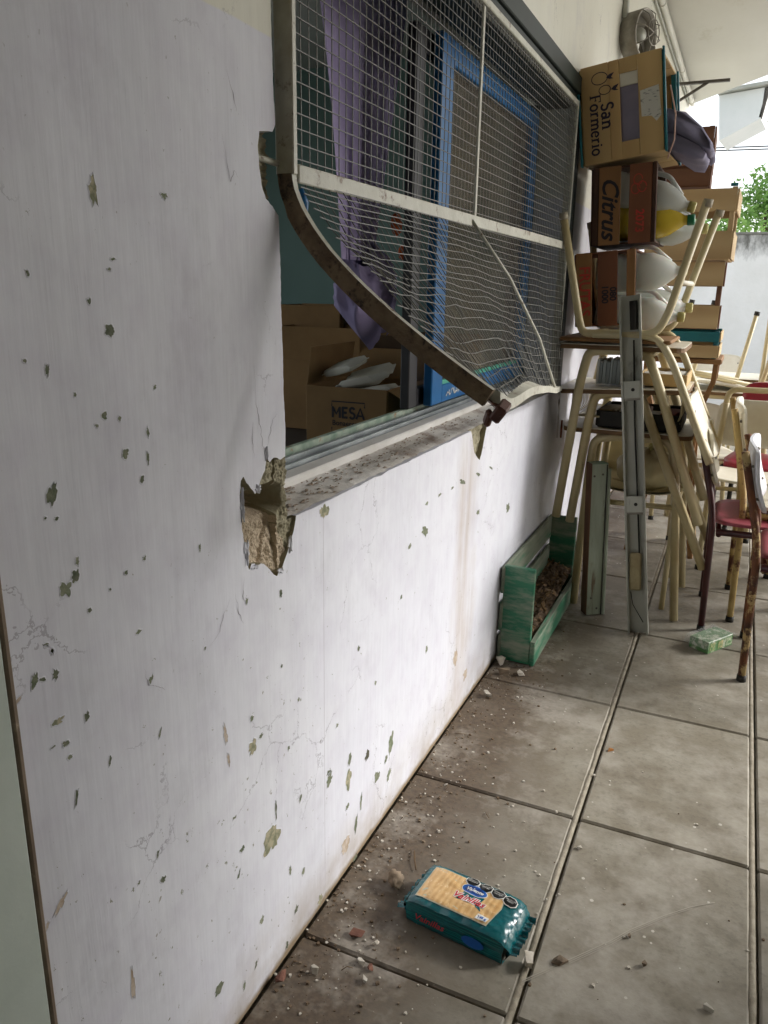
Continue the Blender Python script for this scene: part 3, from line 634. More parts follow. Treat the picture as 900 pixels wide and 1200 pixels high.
# dark green surround: head and far jamb, standing proud of the plaster
mb = MB(); mb.box((-.055, 2.05, 1.905), (.12, 2.0, .046), bev=.003); mb.build('window_frame', m_dgreen, win)
mb = MB(); mb.box((.006, 2.10, 1.955), (.018, 2.06, .056), bev=.003); mb.build('window_frame', m_dgreen, win)
mb = MB(); mb.box((.006, 3.092, 1.40), (.018, .058, 1.05), bev=.003); mb.build('window_frame', m_dgreen, win)
mb = MB(); mb.box((-.16, 3.05, 1.40), (.07, .018, 1.0), bev=.002); mb.build('window_frame', m_dgreen, win)
def pane_mat(ar):
    m, N, L, b = nodes_of('dirty_window_glass'); g = NG(N, L); P, x, y, z = g.pos()
    c = g.mix(g.rng(g.noise(P, 3, 4), .35, .65), lin('#6e675c'), lin('#857a6a')); L.new(c, b.inputs['Base Color'])
    b.inputs['Roughness'].default_value = .12; b.inputs['Specular IOR Level'].default_value = .8
    L.new(g.rng(g.noise(P, 5, 5), .3, .7, *ar), b.inputs['Alpha']); return m
m_pane = pane_mat((.30, .46)); m_pane2 = pane_mat((.06, .14))
def sash(x, y0, y1, m_, wd, bead):
    z0, z1 = .934, 1.872; t = .026
    mb = MB(); mb.box((x, y0+wd/2, (z0+z1)/2), (t, wd, z1-z0), bev=.003); s = mb.build('sash', m_, win)
    mb = MB(); mb.box((x, y1-wd/2, (z0+z1)/2), (t, wd, z1-z0), bev=.003); mb.build('stile', m_, s)
    mb = MB(); mb.box((x, (y0+y1)/2, z0+.026), (t-.002, y1-y0-2*wd, .052), bev=.003); mb.build('bottom_rail', m_, s)
    mb = MB(); mb.box((x, (y0+y1)/2, z1-.03), (t-.002, y1-y0-2*wd, .06), bev=.003); mb.build('top_rail', m_, s)
    mb = MB(); mb.box((x, (y0+y1)/2, (z0+z1)/2), (.004, y1-y0-2*wd+.01, z1-z0-.1)); mb.build('pane', m_pane if bead else m_pane2, s)
    if bead:
        mb = MB(); mb.box((x+.006, (y0+y1)/2, z0+.059), (.012, y1-y0-2*wd, .013), bev=.002); mb.build('glazing_bead', m_bead, s)
    return s
s1 = sash(-.135, 2.035, 3.035, m_blue_sash, .085, True)
s2 = sash(-.168, 1.945, 2.98, m_black_sash, .06, False)
mb = MB(); rnd = random.Random(3); yy = 2.15
for k in range(9):
    n = rnd.randint(4, 7); pts = [(yy+.007*i+rnd.uniform(-.003, .003), .958+rnd.uniform(-.010, .012)) for i in range(n)]
    stroke(mb, pts, .003, lambda a, b_: (-.1205, a, b_)); yy += .024 + .004*rnd.random()
mb.build('chalk_scribble', m_paper, s1)

# ---------------------------------------------------------------- bent security grille
ZR, GX = 1.413, .012
def zc(t): return ZR - t
A_, B_ = Vector((.337, 1.085, 1.108)), Vector((.034, 3.000, .893))
def bottom(s):
    p = A_.lerp(B_, s)
    k = math.exp(-((s-.12)/.10)**2)
    return p + Vector((-.010*k, 0, -.022*k)) + Vector((0, 0, .006*math.exp(-((s-.35)/.12)**2)))
def surf(s, d, w_=1.0):
    """grille sheet: s along the wall 0..1, d<0 above the rail in metres, 0..1 below it"""
    y = 1.075 + 1.945*s
    if d <= 0: return Vector((GX, y, ZR-d))
    r = Vector((GX, y, ZR)); b = bottom(s)
    c = Vector((GX+.02+(b.x-GX)*.10, y+(b.y-y)*.3, ZR-.10-.06*s)).lerp(r.lerp(b, .42), min(1, s*2.2))
    p = r*(1-d)**2 + c*2*d*(1-d) + b*d*d
    a = math.sin(math.pi*min(1, d))*w_
    return p + Vector((.012*nz(s*9, d*3, 2), .0, .010*nz(s*8, d*4, 7)))*a*(1.15-s)
gr = thing('security_grille', 'chipped white welded mesh window grille with its lower half bent outwards', 'grille', (.02, 2.05, .9))
wires = random.Random(11)
for k in range(1, 80):
    s = k/80
    mb = MB(); pts = [surf(s, -.47), surf(s, -.2), surf(s, 0)]
    sh = wires.uniform(-.006, .006)
    for j in range(1, 13):
        d = j/12.0
        pts.append(surf(s, d*(.985 if s > .06 else .95)) + Vector((.004*nz(s*60, d*7, 1), sh*d, .004*nz(s*60, d*7, 4))))
    mb.tube(pts, .00105, n=4, caps=False, sm=False); mb.build('wire', m_wire, gr)
for k in range(1, 23):
    mb = MB(); z = k*.0208
    mb.tube([surf(i/6, -z) + Vector((.0022, 0, 0)) for i in range(7)], .00105, n=4, caps=False, sm=False); mb.build('wire', m_wire, gr)
for k in range(1, 22):
    d0 = k/22.0; mb = MB(); pts = []
    for i in range(41):
        s = i/40; wob = .008*nz(s*13, d0*40, 3)+.007*nz(s*31, d0*60, 6)
        p = surf(s, d0*.985) + Vector((.0022+wob*.4*d0*(1-s*.6), 0, wob*d0*(1.1-s*.95)))
        pts.append(p)
    mb.tube(pts, .00105, n=4, caps=False, sm=False); mb.build('wire', m_wire, gr)
# frame bars
mb = MB(); mb.box((.0045, 1.0685, 1.645), (.031, .0135, .47), bev=.002)
o = mb.build('frame_bar', [m_grille, mat('olive_grey_frame_side', '#aaa694', '#8f8a76', rough=.7, scale=18, wear=('#4a3f30', 22, .58, .68), bump=.3)], gr)
for p in o.data.polygons: p.material_index = 1 if p.normal.y < -.5 else 0
mb = MB(); pts = []
for j in range(0, 19):
    t = j/18; a = Vector((GX-.008, 1.0685, ZR)); c = Vector((GX-.004, 1.069, ZR-.115)); b = A_ + Vector((-.004, -.012, -.004))
    pts.append(a*(1-t)**2 + c*2*t*(1-t) + b*t*t)
vv = []
for i, p in enumerate(pts):
    t = (pts[min(i+1, 18)]-pts[max(0, i-1)]).normalized(); nrm = Vector((t.z, 0, -t.x)).normalized()
    if nrm.x < 0: nrm = -nrm
    wv = .002*nz(i*.7, 3)
    for sy in (-.0065, .0065):
        vv += [p + nrm*.0125 + Vector((0, sy+wv, 0)), p - nrm*(.0125+.003*(i > 3)) + Vector((0, sy+wv, 0))]
fs = []; mi = []
for i in range(18):
    a = i*4; n_ = a+4
    mb.add([], [])
    for f, k in (((a, a+1, n_+1, n_), 1), ((a+2, n_+2, n_+3, a+3), 0), ((a, n_, n_+2, a+2), 0), ((a+1, a+3, n_+3, n_+1), 1)): fs.append(f); mi.append(k)
mb.v += [tuple(p) for p in vv]; mb.f += fs; mb.mi += mi; mb.sm += [False]*len(fs)
mb.f += [(72, 73, 75, 74)]; mb.mi += [1]; mb.sm += [False]
mb.build('bent_frame_bar', [m_grille, m_grille_side], gr)
mb = MB(); mb.box((.0045, 3.022, 1.40), (.031, .0135, 1.0), bev=.002); mb.build('frame_bar', m_grille, gr)
mb = MB(); mb.box((.006, 2.045, 1.889), (.028, 1.96, .018), bev=.002); mb.build('frame_bar', m_grille, gr)
mb = MB(); mb.box((.0175, 2.045, ZR), (.006, 1.935, .026), bev=.0015); mb.build('cross_bar', m_grille, gr)
mb = MB(); mb.box((.016, 1.925, 1.645), (.006, .012, .462), bev=.001); mb.build('middle_bar', m_grille, gr)
mb = MB(); mb.tube([(.020, 1.895, ZR), surf(.5, .35)+Vector((.01, 0, 0)), surf(.62, .7)+Vector((.012, 0, 0)), surf(.74, .99)+Vector((.01, 0, .004))], .0042, n=6); mb.build('middle_bar', m_grille, gr)
mb = MB(); N_ = 40; vv = []
for i in range(N_+1):
    p = bottom(i/N_)
    tilt = .003*math.sin(i*.35)
    vv += [p+Vector((.011, 0, .008+tilt)), p+Vector((.011, 0, -.010+tilt)), p+Vector((-.010, 0, -.006-tilt)), p+Vector((-.010, 0, .012-tilt))]
fs = []
for i in range(N_):
    a = 4*i
    for k in range(4): fs.append((a+k, a+(k+1) % 4, a+4+(k+1) % 4, a+4+k))
mb.add(vv, fs + [(3, 2, 1, 0), (4*N_, 4*N_+1, 4*N_+2, 4*N_+3)]); o = mb.build('bent_bottom_bar', [m_grille, m_tab], gr)
for p in o.data.polygons: p.material_index = 1 if p.normal.z < -.5 else 0
# torn anchors
mb = MB(); mb.tube([(-.006, 1.072, 1.425), (-.014, 1.03, 1.428), (-.02, .99, 1.431)], .0045, n=8); mb.build('anchor_rod', m_grille, gr)
def strip(pts, wd, th, name, m_):
    mb = MB(); vv = []
    for p in pts:
        p = Vector(p)
        vv += [p+Vector((wd/2, 0, th/2)), p+Vector((wd/2, 0, -th/2)), p+Vector((-wd/2, 0, -th/2)), p+Vector((-wd/2, 0, th/2))]
    n_ = len(pts); fs = [(0, 1, 2, 3), (4*n_-1, 4*n_-2, 4*n_-3, 4*n_-4)]
    for i in range(n_-1):
        for k in range(4): fs.append((4*i+k, 4*i+(k+1) % 4, 4*i+4+(k+1) % 4, 4*i+4+k))
    mb.add(vv, fs); return mb.build(name, m_, gr)
mb = MB(); mb.grid(lambda u, v: (.335+.018*math.sin(u*3)-.01+.0*v, 1.075+.05*v, 1.105-.022*u-.006*math.sin(u*5+v)), 8, 3); mb.build('torn_tab', m_tab, gr)
mb = MB(); mb.box((.347, 1.085, 1.083), (.017, .035, .026), rot=Euler((.3, .6, .2)), bev=.003); mb.build('torn_tab', m_tab, gr)
mb = MB(); mb.box((.330, 1.082, 1.072), (.010, .02, .022), rot=Euler((.3, .2, .5)), bev=.003); mb.build('torn_tab', m_tab, gr)
mb = MB(); mb.box((.030, 3.045, .792), (.006, .055, .235), rot=Euler((R(38), 0, R(10))), bev=.002); mb.build('hanging_plate', mat('scraped_plate_paint', '#b9b4b4', '#8f8a8a', rough=.5, scale=9, wear=('#3d302c', 12, .52, .6)), gr)
mb = MB(); mb.box((.034, 3.105, .720), (.007, .045, .06), rot=Euler((R(38), 0, R(10))), bev=.002); mb.build('hanging_plate_end', mat('red_primer', '#7b3d2e', '#5d2e24', rough=.7, scale=12), gr)
mb = MB(); mb.tube([(.018, 1.082, 1.392), (.022, 1.087, 1.372), (.017, 1.092, 1.352), (.022, 1.094, 1.342)], [.006, .008, .007, .004], n=8); mb.build('plastic_tie', m_blue_sash, gr)

# ---------------------------------------------------------------- curtain with its knotted end
cu = thing('curtain', 'purple fabric curtain gathered and knotted behind the grille', 'curtain', (-.30, 1.95, 1.1))
def drape(u, v):
    z = 2.10 - .78*v
    wd = .22*(1-v)**1.1 + .10; cy = 1.905 + .01*math.sin(v*4)
    ph = (u-.5)
    y = cy + ph*2*wd*.98
    f = math.sin(u*17+1.2*math.sin(v*3))*.5 + .22*math.sin(u*39+v*2)
    return (-.285 + f*(.016-.006*v), y + .006*math.sin(u*40+v*5), z)
mb = MB(); mb.grid(drape, 90, 26); mb.build('drape', m_purple, cu)
mb = MB()
def tail(u, v):
    q = 2*math.pi*u; z = 1.335 - .205*v
    rad = .052+.075*math.sin(math.pi*min(1, v*.92+.06))
    cy = 1.925+.105*v+.015*math.sin(v*7)
    wr = .010*nz(math.cos(q)*3, math.sin(q)*3+v*2, v*7)+.006*nz(math.cos(q)*8, math.sin(q)*8+v*3, v*12)
    pl_ = .016*abs(math.sin(3.5*q+2*v))
    return (-.30+math.cos(q)*(rad*.55+wr+pl_*.6), cy+math.sin(q)*(rad*.95+wr-pl_), z+.028*math.sin(q)+.014*math.sin(3*q+v*3)+wr)
mb.grid(tail, 90, 34); mb.build('knotted_end', m_purple, cu)
mb = MB(); mb.tube([(-.31, 1.2, 2.12), (-.31, 3.0, 2.12)], .01); mb.build('rod', m_steel, cu)
for (y, z, r_) in ((2.036, 1.419, .032), (2.082, 1.348, .022)):
    o = MB(); o.loft([(0, r_*.9, r_*.86), (.004, r_, r_*.95), (.010, r_*.85, r_*.8), (.013, .003, .003)], n=18, frame=lambda a, b_, c_: (-.245+a, y+b_, z+c_))
    tag(o.build('felt_disc', m_orange), 'larger round orange felt cut-out hanging by the purple curtain' if r_ > .03 else 'small orange felt cut-out just below the larger orange disc', 'decoration')

# ---------------------------------------------------------------- inside: table with relief boxes
m_table = mat('dark_table_top', '#3a332c', '#2d2721', rough=.6, scale=5)
tb = thing('inner_table', 'dark table just inside the window carrying the cardboard boxes', 'table', (-.8, 2.6, .02))
mb = MB(); mb.box((-.8, 2.62, .675), (.95, 1.25, .03), bev=.004); mb.build('table_top', m_table, tb)
for sx in (-1.2, -.4):
    for sy in (2.06, 3.18):
        mb = MB(); mb.box((sx, sy, .342), (.05, .05, .636), bev=.004); mb.build('leg', m_table, tb)
def carton(loc, rz, w_, d_, h_, label, m_, flaps, mesa=None, seed=1):
    c = thing('cardboard_box', label, 'box', loc, (0, 0, rz), 'cardboard food boxes inside the window')
    t = .005
    for nm, cc, sz in (('front_panel', (0, -d_/2, h_/2), (w_, t, h_)), ('back_panel', (0, d_/2, h_/2), (w_, t, h_)),
                       ('side_panel', (-w_/2, 0, h_/2), (t, d_-t*1.2, h_)), ('side_panel', (w_/2, 0, h_/2), (t, d_-t*1.2, h_)), ('base_panel', (0, 0, .006), (w_-.012, d_-.012, t))):
        mb = MB(); mb.box(cc, sz, bev=.0015); mb.build(nm, m_, c, world=False)
    for side, ang in flaps:
        L_ = .13
        if side in 'fb':
            sg = -1 if side == 'f' else 1
            mb = MB(); mb.box((0, 0, L_/2), (w_-.01, .004, L_), bev=.001); o = mb.build('flap', m_, c, world=False)
            o.location = (0, sg*d_/2, h_); o.rotation_euler = (-sg*R(ang), 0, 0)
        else:
            sg = -1 if side == 'l' else 1
            mb = MB(); mb.box((0, 0, L_/2), (.004, d_-.01, L_), bev=.001); o = mb.build('flap', m_, c, world=False)
            o.location = (sg*w_/2, 0, h_); o.rotation_euler = (0, sg*R(ang), 0)
    if mesa:
        cx, cz, s = mesa; fn = lambda a, b_: (cx+a, -d_/2-.0042, cz+b_)
        slab(c, 'MESA', .036*s, lambda a, b_, e: (cx+a, -d_/2-.0042-e, cz+b_), m_ink, thick=.21, thin=.15)
        letter(c, 'Bonaerense', .024*s, lambda a, b_: (cx+a, -d_/2-.0042, cz-.032*s+b_), m_ink, bold=.0003)
        mb = MB()
        for sg in (-1, 1):
            zz = .038*s if sg > 0 else -.062*s
            stroke(mb, [(-.058*s, zz-sg*.016*s), (-.058*s, zz), (.058*s, zz), (.058*s, zz-sg*.016*s)], .004*s, fn)
        mb.build('printed_frame', m_ink, c, world=False)
    return c
b1 = carton((-.545, 2.50, .692), R(2), .30, .36, .238, 'open cardboard box in front with MESA print and paper packets', m_card, (('l', -8), ('b', 40), ('r', 118)), (.01, .150, 1.05))
carton((-.50, 2.97, .692), R(0), .34, .34, .26, 'darker cardboard box beside the blue sash', m_card_dark, (('f', 12), ('l', 130), ('b', 20)), (.03, .10, .9))
carton((-.90, 2.90, .692), R(4), .40, .34, .28, 'tall-flapped cardboard box behind the open MESA box', m_card, (('f', 5), ('b', 8), ('l', 20)))
carton((-1.10, 3.15, .977), R(6), .30, .26, .20, 'smaller cardboard box stacked highest at the back of the table', m_card, (('b', 100), ('r', 100)), (.09, .06, .7))
pk = thing('paper_packet_pile', 'pile of pale paper packets heaped in the open MESA box', 'packets', (-.545, 2.48, .70))
rp = random.Random(5)
for k in range(6):
    c = Vector((rp.uniform(-.06, .07), rp.uniform(-.07, .09), .16+.026*k)); e = Euler((rp.uniform(-.5, .5), rp.uniform(-.4, .4), rp.uniform(-.8, .8)))
    mb = MB(); mb.loft([(-.090, .0015, .042, 8), (-.078, .0015, .042, 8), (-.070, .013, .044, 7), (0, .015, .046, 7), (.070, .013, .044, 7), (.078, .0015, .042, 8), (.090, .0015, .042, 8)], n=24, frame=lambda a, b_, c_: tuple(c + e.to_matrix() @ Vector((a, c_, b_))))
    mb.build('packet', m_paper, pk, world=False)

# ================================================================ veranda fittings
c = thing('conduit', 'white conduit pipe running along the top of the wall under the ceiling', 'pipe', (.03, 3, 2.74))
mb = MB(); mb.tube([(.028, 1.5, 2.745), (.028, 7.4, 2.745)], .019, n=12); mb.build('pipe', m_pipe, c)
for y in (2.9, 4.9, 6.3, 7.3):
    mb = MB(); mb.tube([(.028, y-.015, 2.745), (.028, y+.015, 2.745)], .0225, n=12); mb.build('clip', m_pipe, c)
mb = MB(); mb.tube([(.012, 7.2, 2.72), (.012, 5.2, 2.715), (.013, 3.5, 2.712)], .006, n=6); mb.build('cable', m_galv, c)

fan = thing('wall_fan', 'round grey metal wall fan with a wire cage above the fruit crate', 'fan', (.05, 3.9, 2.325))
ax = Vector((.94, -.34, 0)).normalized(); a2 = Vector((0, 0, 1)); a1 = ax.cross(a2)
F = lambda x, a, b_: tuple(Vector((.030, 3.915, 2.325)) + ax*x + a1*a + a2*b_)
mb = MB(); n_ = 28; vv = []
for x, r_ in ((0, .094), (.078, .098), (.080, .092), (.004, .088)):
    vv += [F(x, math.cos(2*math.pi*k/n_)*r_, math.sin(2*math.pi*k/n_)*r_) for k in range(n_)]
mb.add(vv, [(i*n_+k, i*n_+(k+1) % n_, (i+1)*n_+(k+1) % n_, (i+1)*n_+k) for i in range(3) for k in range(n_)], 0, True); mb.build('drum', m_steel, fan)
mb = MB(); mb.loft([(.01, .03, .03), (.055, .03, .03), (.068, .02, .02)], n=14, frame=F); mb.build('motor', m_galv, fan)
for k in range(4):
    q = k*math.pi/2+.4; mb = MB()
    def bl(u, v): 
        r_ = .025+.06*u; t = q + (v-.5)*.9*(1-.2*u)
        return F(.035+.018*(v-.5), math.cos(t)*r_, math.sin(t)*r_)
    mb.grid(bl, 4, 4); mb.build('blade', m_steel, fan)
for k in range(8):
    q = k*math.pi/4+.2; mb = MB()
    mb.tube([F(.08, math.cos(q)*.095, math.sin(q)*.095), F(.105, math.cos(q)*.075, math.sin(q)*.075), F(.112, math.cos(q)*.03, math.sin(q)*.03), F(.112, 0, 0)], .0022, n=5); mb.build('cage_wire', m_steel, fan)
mb = MB(); mb.tube([F(.112, math.cos(2*math.pi*k/20)*.05, math.sin(2*math.pi*k/20)*.05) for k in range(21)], .0022, n=5); mb.build('cage_ring', m_steel, fan)
mb = MB(); mb.box((.012, 3.86, 2.50), (.022, .04, .24), bev=.004); mb.build('bracket', m_galv, fan)

br = thing('shelf_bracket', 'dark metal triangular bracket sticking out of the wall beyond the crates', 'bracket', (.0, 5.8, 2.5))
m_dmetal = mat('dark_painted_steel', '#5b554e', '#47423c', rough=.5, scale=9, metal=.3)
mb = MB(); mb.box((.185, 5.8, 2.545), (.37, .03, .016), bev=.002); mb.build('arm', m_dmetal, br)
mb = MB(); mb.box((.125, 5.8, 2.475), (.29, .016, .016), rot=Euler((0, -R(30), 0)), bev=.002); mb.build('brace', m_dmetal, br)
mb = MB(); mb.box((.006, 5.8, 2.46), (.012, .03, .20), bev=.002); mb.build('wall_plate', m_dmetal, br)

# ================================================================ furniture builders
def tube_part(parent, name, pts, r_, m_, fil=.05, world=True, n=9):
    mb = MB(); mb.tube(fillet(pts, fil, 6) if fil else pts, r_, n=n); return mb.build(name, m_, parent, world=world)

def desk(name, label, ztop, U, y0, y1, tx, ty, m_fr, shelf=None, tilt=0.0, foot_m=None, basket=True, group=None, rt=.0175):
    """school desk: U = (x, z) outline of one bent-tube end frame, repeated at y0 and y1"""
    cx = (tx[0]+tx[1])/2
    t = thing(name, label, 'desk', (cx, (y0+y1)/2, 0), group=group)
    for y in (y0, y1):
        tube_part(t, 'end_frame', [(x, y, z) for x, z in U], rt, m_fr, .07)
    poly = []
    rc = .04; hx, hy = (tx[1]-tx[0])/2, (ty[1]-ty[0])/2
    for sx, sy, a0 in ((1, 1, 0), (-1, 1, 90), (-1, -1, 180), (1, -1, 270)):
        for k in range(5): q = R(a0+k*22.5); poly.append((cx+sx*(hx-rc)+rc*math.cos(q), (ty[0]+ty[1])/2+sy*(hy-rc)+rc*math.sin(q)))
    fz = lambda a, d_: ztop + d_ + tilt*(a-cx)
    mb = MB(); mb.prism(poly, lambda a, b_, d_: (a, b_, fz(a, d_)), -.018, -.0015, 0); top = mb.build('desk_top', m_ply_edge, t)
    mb = MB(); mb.prism([(cx+(a-cx)*.997, b_) for a, b_ in poly], lambda a, b_, d_: (a, b_, fz(a, d_)), -.0015, .001, 0); mb.build('laminate', m_white_ply, top)
    for x in (U[1][0]+.05, U[-2][0]-.04):
        tube_part(t, 'rail', [(x, y0, fz(x, -.028)), (x, y1, fz(x, -.028))], rt*.8, m_fr, 0)
    if basket:
        zb = ztop-.115; xb0, xb1 = tx[0]+.06, tx[1]-.02; k = 0
        b = MB(); b.tube(fillet([(xb0, y0+.02, ztop-.03), (xb0, y0+.02, zb), (xb1, y0+.02, zb), (xb1, y0+.02, ztop-.03)], .03), .004, n=5); bk = b.build('wire_basket', m_fr, t)
        for i in range(1, 12):
            y = y0+.02+(y1-y0-.04)*i/11
            b = MB(); b.tube(fillet([(xb0, y, ztop-.03), (xb0, y, zb), (xb1, y, zb), (xb1, y, ztop-.03)], .03, 3), .0024, n=4); b.build('basket_wire', m_fr, bk)
        for i in range(7):
            x = xb0+(xb1-xb0)*i/6
            b = MB(); b.tube([(x, y0+.02, zb-.003), (x, y1-.02, zb-.003)], .0024, n=4); b.build('basket_wire', m_fr, bk)
        for zz in (.3, .6):
            b = MB(); z = zb+(ztop-.03-zb)*zz; b.tube([(xb1+.002, y0+.02, z), (xb1+.002, y1-.02, z)], .0024, n=4); b.build('basket_wire', m_fr, bk)
    return t

def chair(name, label, loc, rot, m_fr, m_seat, m_back, scale=1.0, hb=.80, cap=True, pad=0.0, m_leg=None, group=None, w_=.19, back=True, zs=.44, round_back=False, cat='chair'):
    """tubular school chair, front towards local +y, parts: legs, side rails, seat, backrest"""
    t = thing(name, label, cat, loc, rot, group); t.scale = (scale,)*3
    m_leg = m_leg or m_fr
    for s in (-1, 1):
        mb = MB(); mb.tube(fillet([(s*w_, -.195, .0), (s*w_, -.205, zs-.02), (s*w_*.97, -.217, zs+.07), (s*w_*.93, -.285, hb)], .08, 5), .0125, n=9); mb.build('rear_leg', m_fr, t, world=False)
        mb = MB(); mb.tube(fillet([(s*w_, .20, .0), (s*w_, .165, zs-.03), (s*w_, -.19, zs-.035)], .05, 5), .0125, n=9); mb.build('front_leg', m_leg, t, world=False)
        if cap:
            for y in (-.195, .20):
                mb = MB(); mb.tube([(s*w_, y, -.001), (s*w_, y, .022)], .0155, n=9); mb.build('foot_cap', m_black, t, world=False)
    mb = MB(); mb.tube([(-w_, .12, zs-.045), (w_, .12, zs-.045)], .010, n=8); mb.build('cross_rail', m_fr, t, world=False)
    mb = MB(); mb.tube([(-w_, -.18, zs-.045), (w_, -.18, zs-.045)], .010, n=8); mb.build('cross_rail', m_fr, t, world=False)
    th = .010+pad
    def st(u, v, o):
        x, y = (u-.5)*2, (v-.5)*2
        e = max(abs(x), abs(y)); k = (abs(x)**5+abs(y)**5)**.2; k = e/k if k > 0 else 1
        x, y = x*k, y*k
        z = zs - .012*(1-x*x) - .016*max(0, y-.6)**2*6 + o + (pad*.5*(1-x*x)*(1-y*y) if o > 0 else 0)
        return (x*.20, y*.195-.005, z)
    mb = MB(); mb.grid(lambda u, v: st(u, v, th/2), 14, 14); mb.grid(lambda u, v: st(u, v, -th/2), 14, 14)
    n0 = 15*15
    for i in range(14):
        for a, b_ in (((i*15), (i+1)*15), (i*15+14, (i+1)*15+14), (i, i+1), (14*15+i, 14*15+i+1)):
            mb.f.append((a, b_, b_+n0, a+n0)); mb.mi.append(0); mb.sm.append(False)
    mb.build('seat', m_seat, t, world=False)
    if back:
        z0, z1 = hb-.20, hb+.015
        def bk(u, v, o):
            x = (u-.5)*2; v2 = (v-.5)*2; k = (abs(x)**6+abs(v2)**6)**(1/6); e = max(abs(x), abs(v2)); k = e/k if k > 0 else 1
            x, v2 = x*k, v2*k; z = (z0+z1)/2+(z1-z0)/2*v2
            y = -.245 - .245*(z-hb+.1) - .030*(1-x*x) + .018*v2*v2 + o
            return (x*(w_+.012), y + .013, z)
        mb = MB(); tb_ = .009+pad*.8
        mb.grid(lambda u, v: bk(u, v, tb_/2), 14, 8); mb.grid(lambda u, v: bk(u, v, -tb_/2), 14, 8); n0 = 15*9
        for i in range(14):
            for a, b_ in ((i*9, (i+1)*9), (i*9+8, (i+1)*9+8)): mb.f.append((a, b_, b_+n0, a+n0)); mb.mi.append(0); mb.sm.append(False)
        for i in range(8):
            for a, b_ in ((i, i+1), (14*9+i, 14*9+i+1)): mb.f.append((a, b_, b_+n0, a+n0)); mb.mi.append(0); mb.sm.append(False)
        b = mb.build('backrest', m_back, t, world=False)
        for s in (-1, 1):
            for z in (z0+.05, z1-.06):
                mb = MB(); mb.tube([(s*w_*.9, bk(.5+s*.45, .5, .0)[1]-.010-.245*(z-(z0+z1)/2), z), (s*w_*.9, bk(.5+s*.45, .5, 0)[1]+.012-.245*(z-(z0+z1)/2), z)], .005, n=7); mb.build('rivet', m_steel, b, world=False)
    if round_back:
        mb = MB(); mb.tube(fillet([(-w_*.93, -.27, hb-.03), (-w_*.93, -.29, hb+.06), (w_*.93, -.29, hb+.06), (w_*.93, -.27, hb-.03)], .06, 6), .0125, n=9); mb.build('back_bow', m_fr, t, world=False)
    return t

# ================================================================ nested desks of the pile
UA = [(.062, .385), (.112, .93), (.135, 1.040), (.190, 1.046), (.300, 1.050), (.350, 1.03), (.395, .93), (.592, .425)]
desk('school_desk', 'topmost cream school desk of the nested pile under the upturned chair', 1.066, UA, 3.0, 3.40, (.012, .47), (2.975, 3.42), m_cream, basket=False)
UB = [(.112, .362), (.150, .77), (.168, .875), (.225, .887), (.300, .890), (.340, .87), (.385, .77), (.628, .245)]
desk('school_desk', 'middle cream school desk of the nested pile with a rusty broken leg and wire basket', .905, UB, 3.03, 3.43, (.02, .50), (3.0, 3.45), m_cream, tilt=.05)
UC = [(.15, .006), (.165, .58), (.175, .70), (.24, .716), (.40, .722), (.46, .71), (.487, .60), (.547, .006)]
t = desk('school_desk', 'lowest cream school desk of the nested pile standing on the tiles', .745, UC, 3.06, 3.46, (.05, .53), (3.03, 3.48), m_cream, rt=.0165, basket=False)
for y in (3.06, 3.46): tube_part(t, 'cross_rail', [(.16, y, .452), (.50, y, .462)], .011, m_cream, 0)
tube_part(t, 'cross_rail', [(.50, 3.06, .462), (.50, 3.46, .462)], .011, m_cream, 0)
mb = MB(); mb.box((.615, 3.03, .26), (.016, .02, .05), rot=Euler((0, .5, .3))); 
# things stored in the desks
shelf_items = random.Random(21)
x = .155
for k in range(9):
    th = shelf_items.uniform(.008, .014); h = shelf_items.uniform(.085, .098)
    mb = MB(); mb.box((0, 0, h/2), (th, .15, h), bev=.001)
    o = mb.build('notebook', mat('notebook_cover', shelf_items.choice(['#b9c2c4', '#a3adb0', '#cfd3d2', '#8e979a']), rough=.6), None)
    o.location = (x+th/2, 3.16, .912); x += th+.0012
    tag(o, 'thin grey notebook standing upright on the middle desk of the pile', 'notebook', 'grey notebooks on the middle desk')
tr = thing('wooden_tray', 'shallow wooden tray of papers on the middle desk at the right', 'tray', (.40, 3.2, .916))
mb = MB(); mb.box((.40, 3.2, .925), (.17, .28, .010), bev=.002); mb.build('base', m_wood_pale, tr)
for cc, sz in (((.318, 3.2, .942), (.009, .28, .045)), ((.482, 3.2, .942), (.009, .28, .045)), ((.40, 3.064, .942), (.156, .009, .045)), ((.40, 3.336, .942), (.156, .009, .045))):
    mb = MB(); mb.box(cc, sz, bev=.002); mb.build('side', m_wood_pale, tr)
mb = MB(); mb.grid(lambda u, v: (.325+.15*u, 3.075+.25*v, .955+.012*nz(u*4, v*4)), 10, 12); mb.build('papers', m_paper, tr)
bt = thing('black_tray', 'black plastic tray lying on the lowest desk of the pile', 'tray', (.33, 3.2, .748))
mb = MB(); mb.box((.33, 3.2, .757), (.30, .30, .014), bev=.004); mb.build('base', m_black, bt)
for cc, sz in (((.18, 3.2, .785), (.012, .30, .06)), ((.48, 3.2, .785), (.012, .30, .06)), ((.33, 3.052, .785), (.288, .012, .06)), ((.33, 3.348, .785), (.288, .012, .06))):
    mb = MB(); mb.box(cc, sz, bev=.003); mb.build('side', m_black, bt)
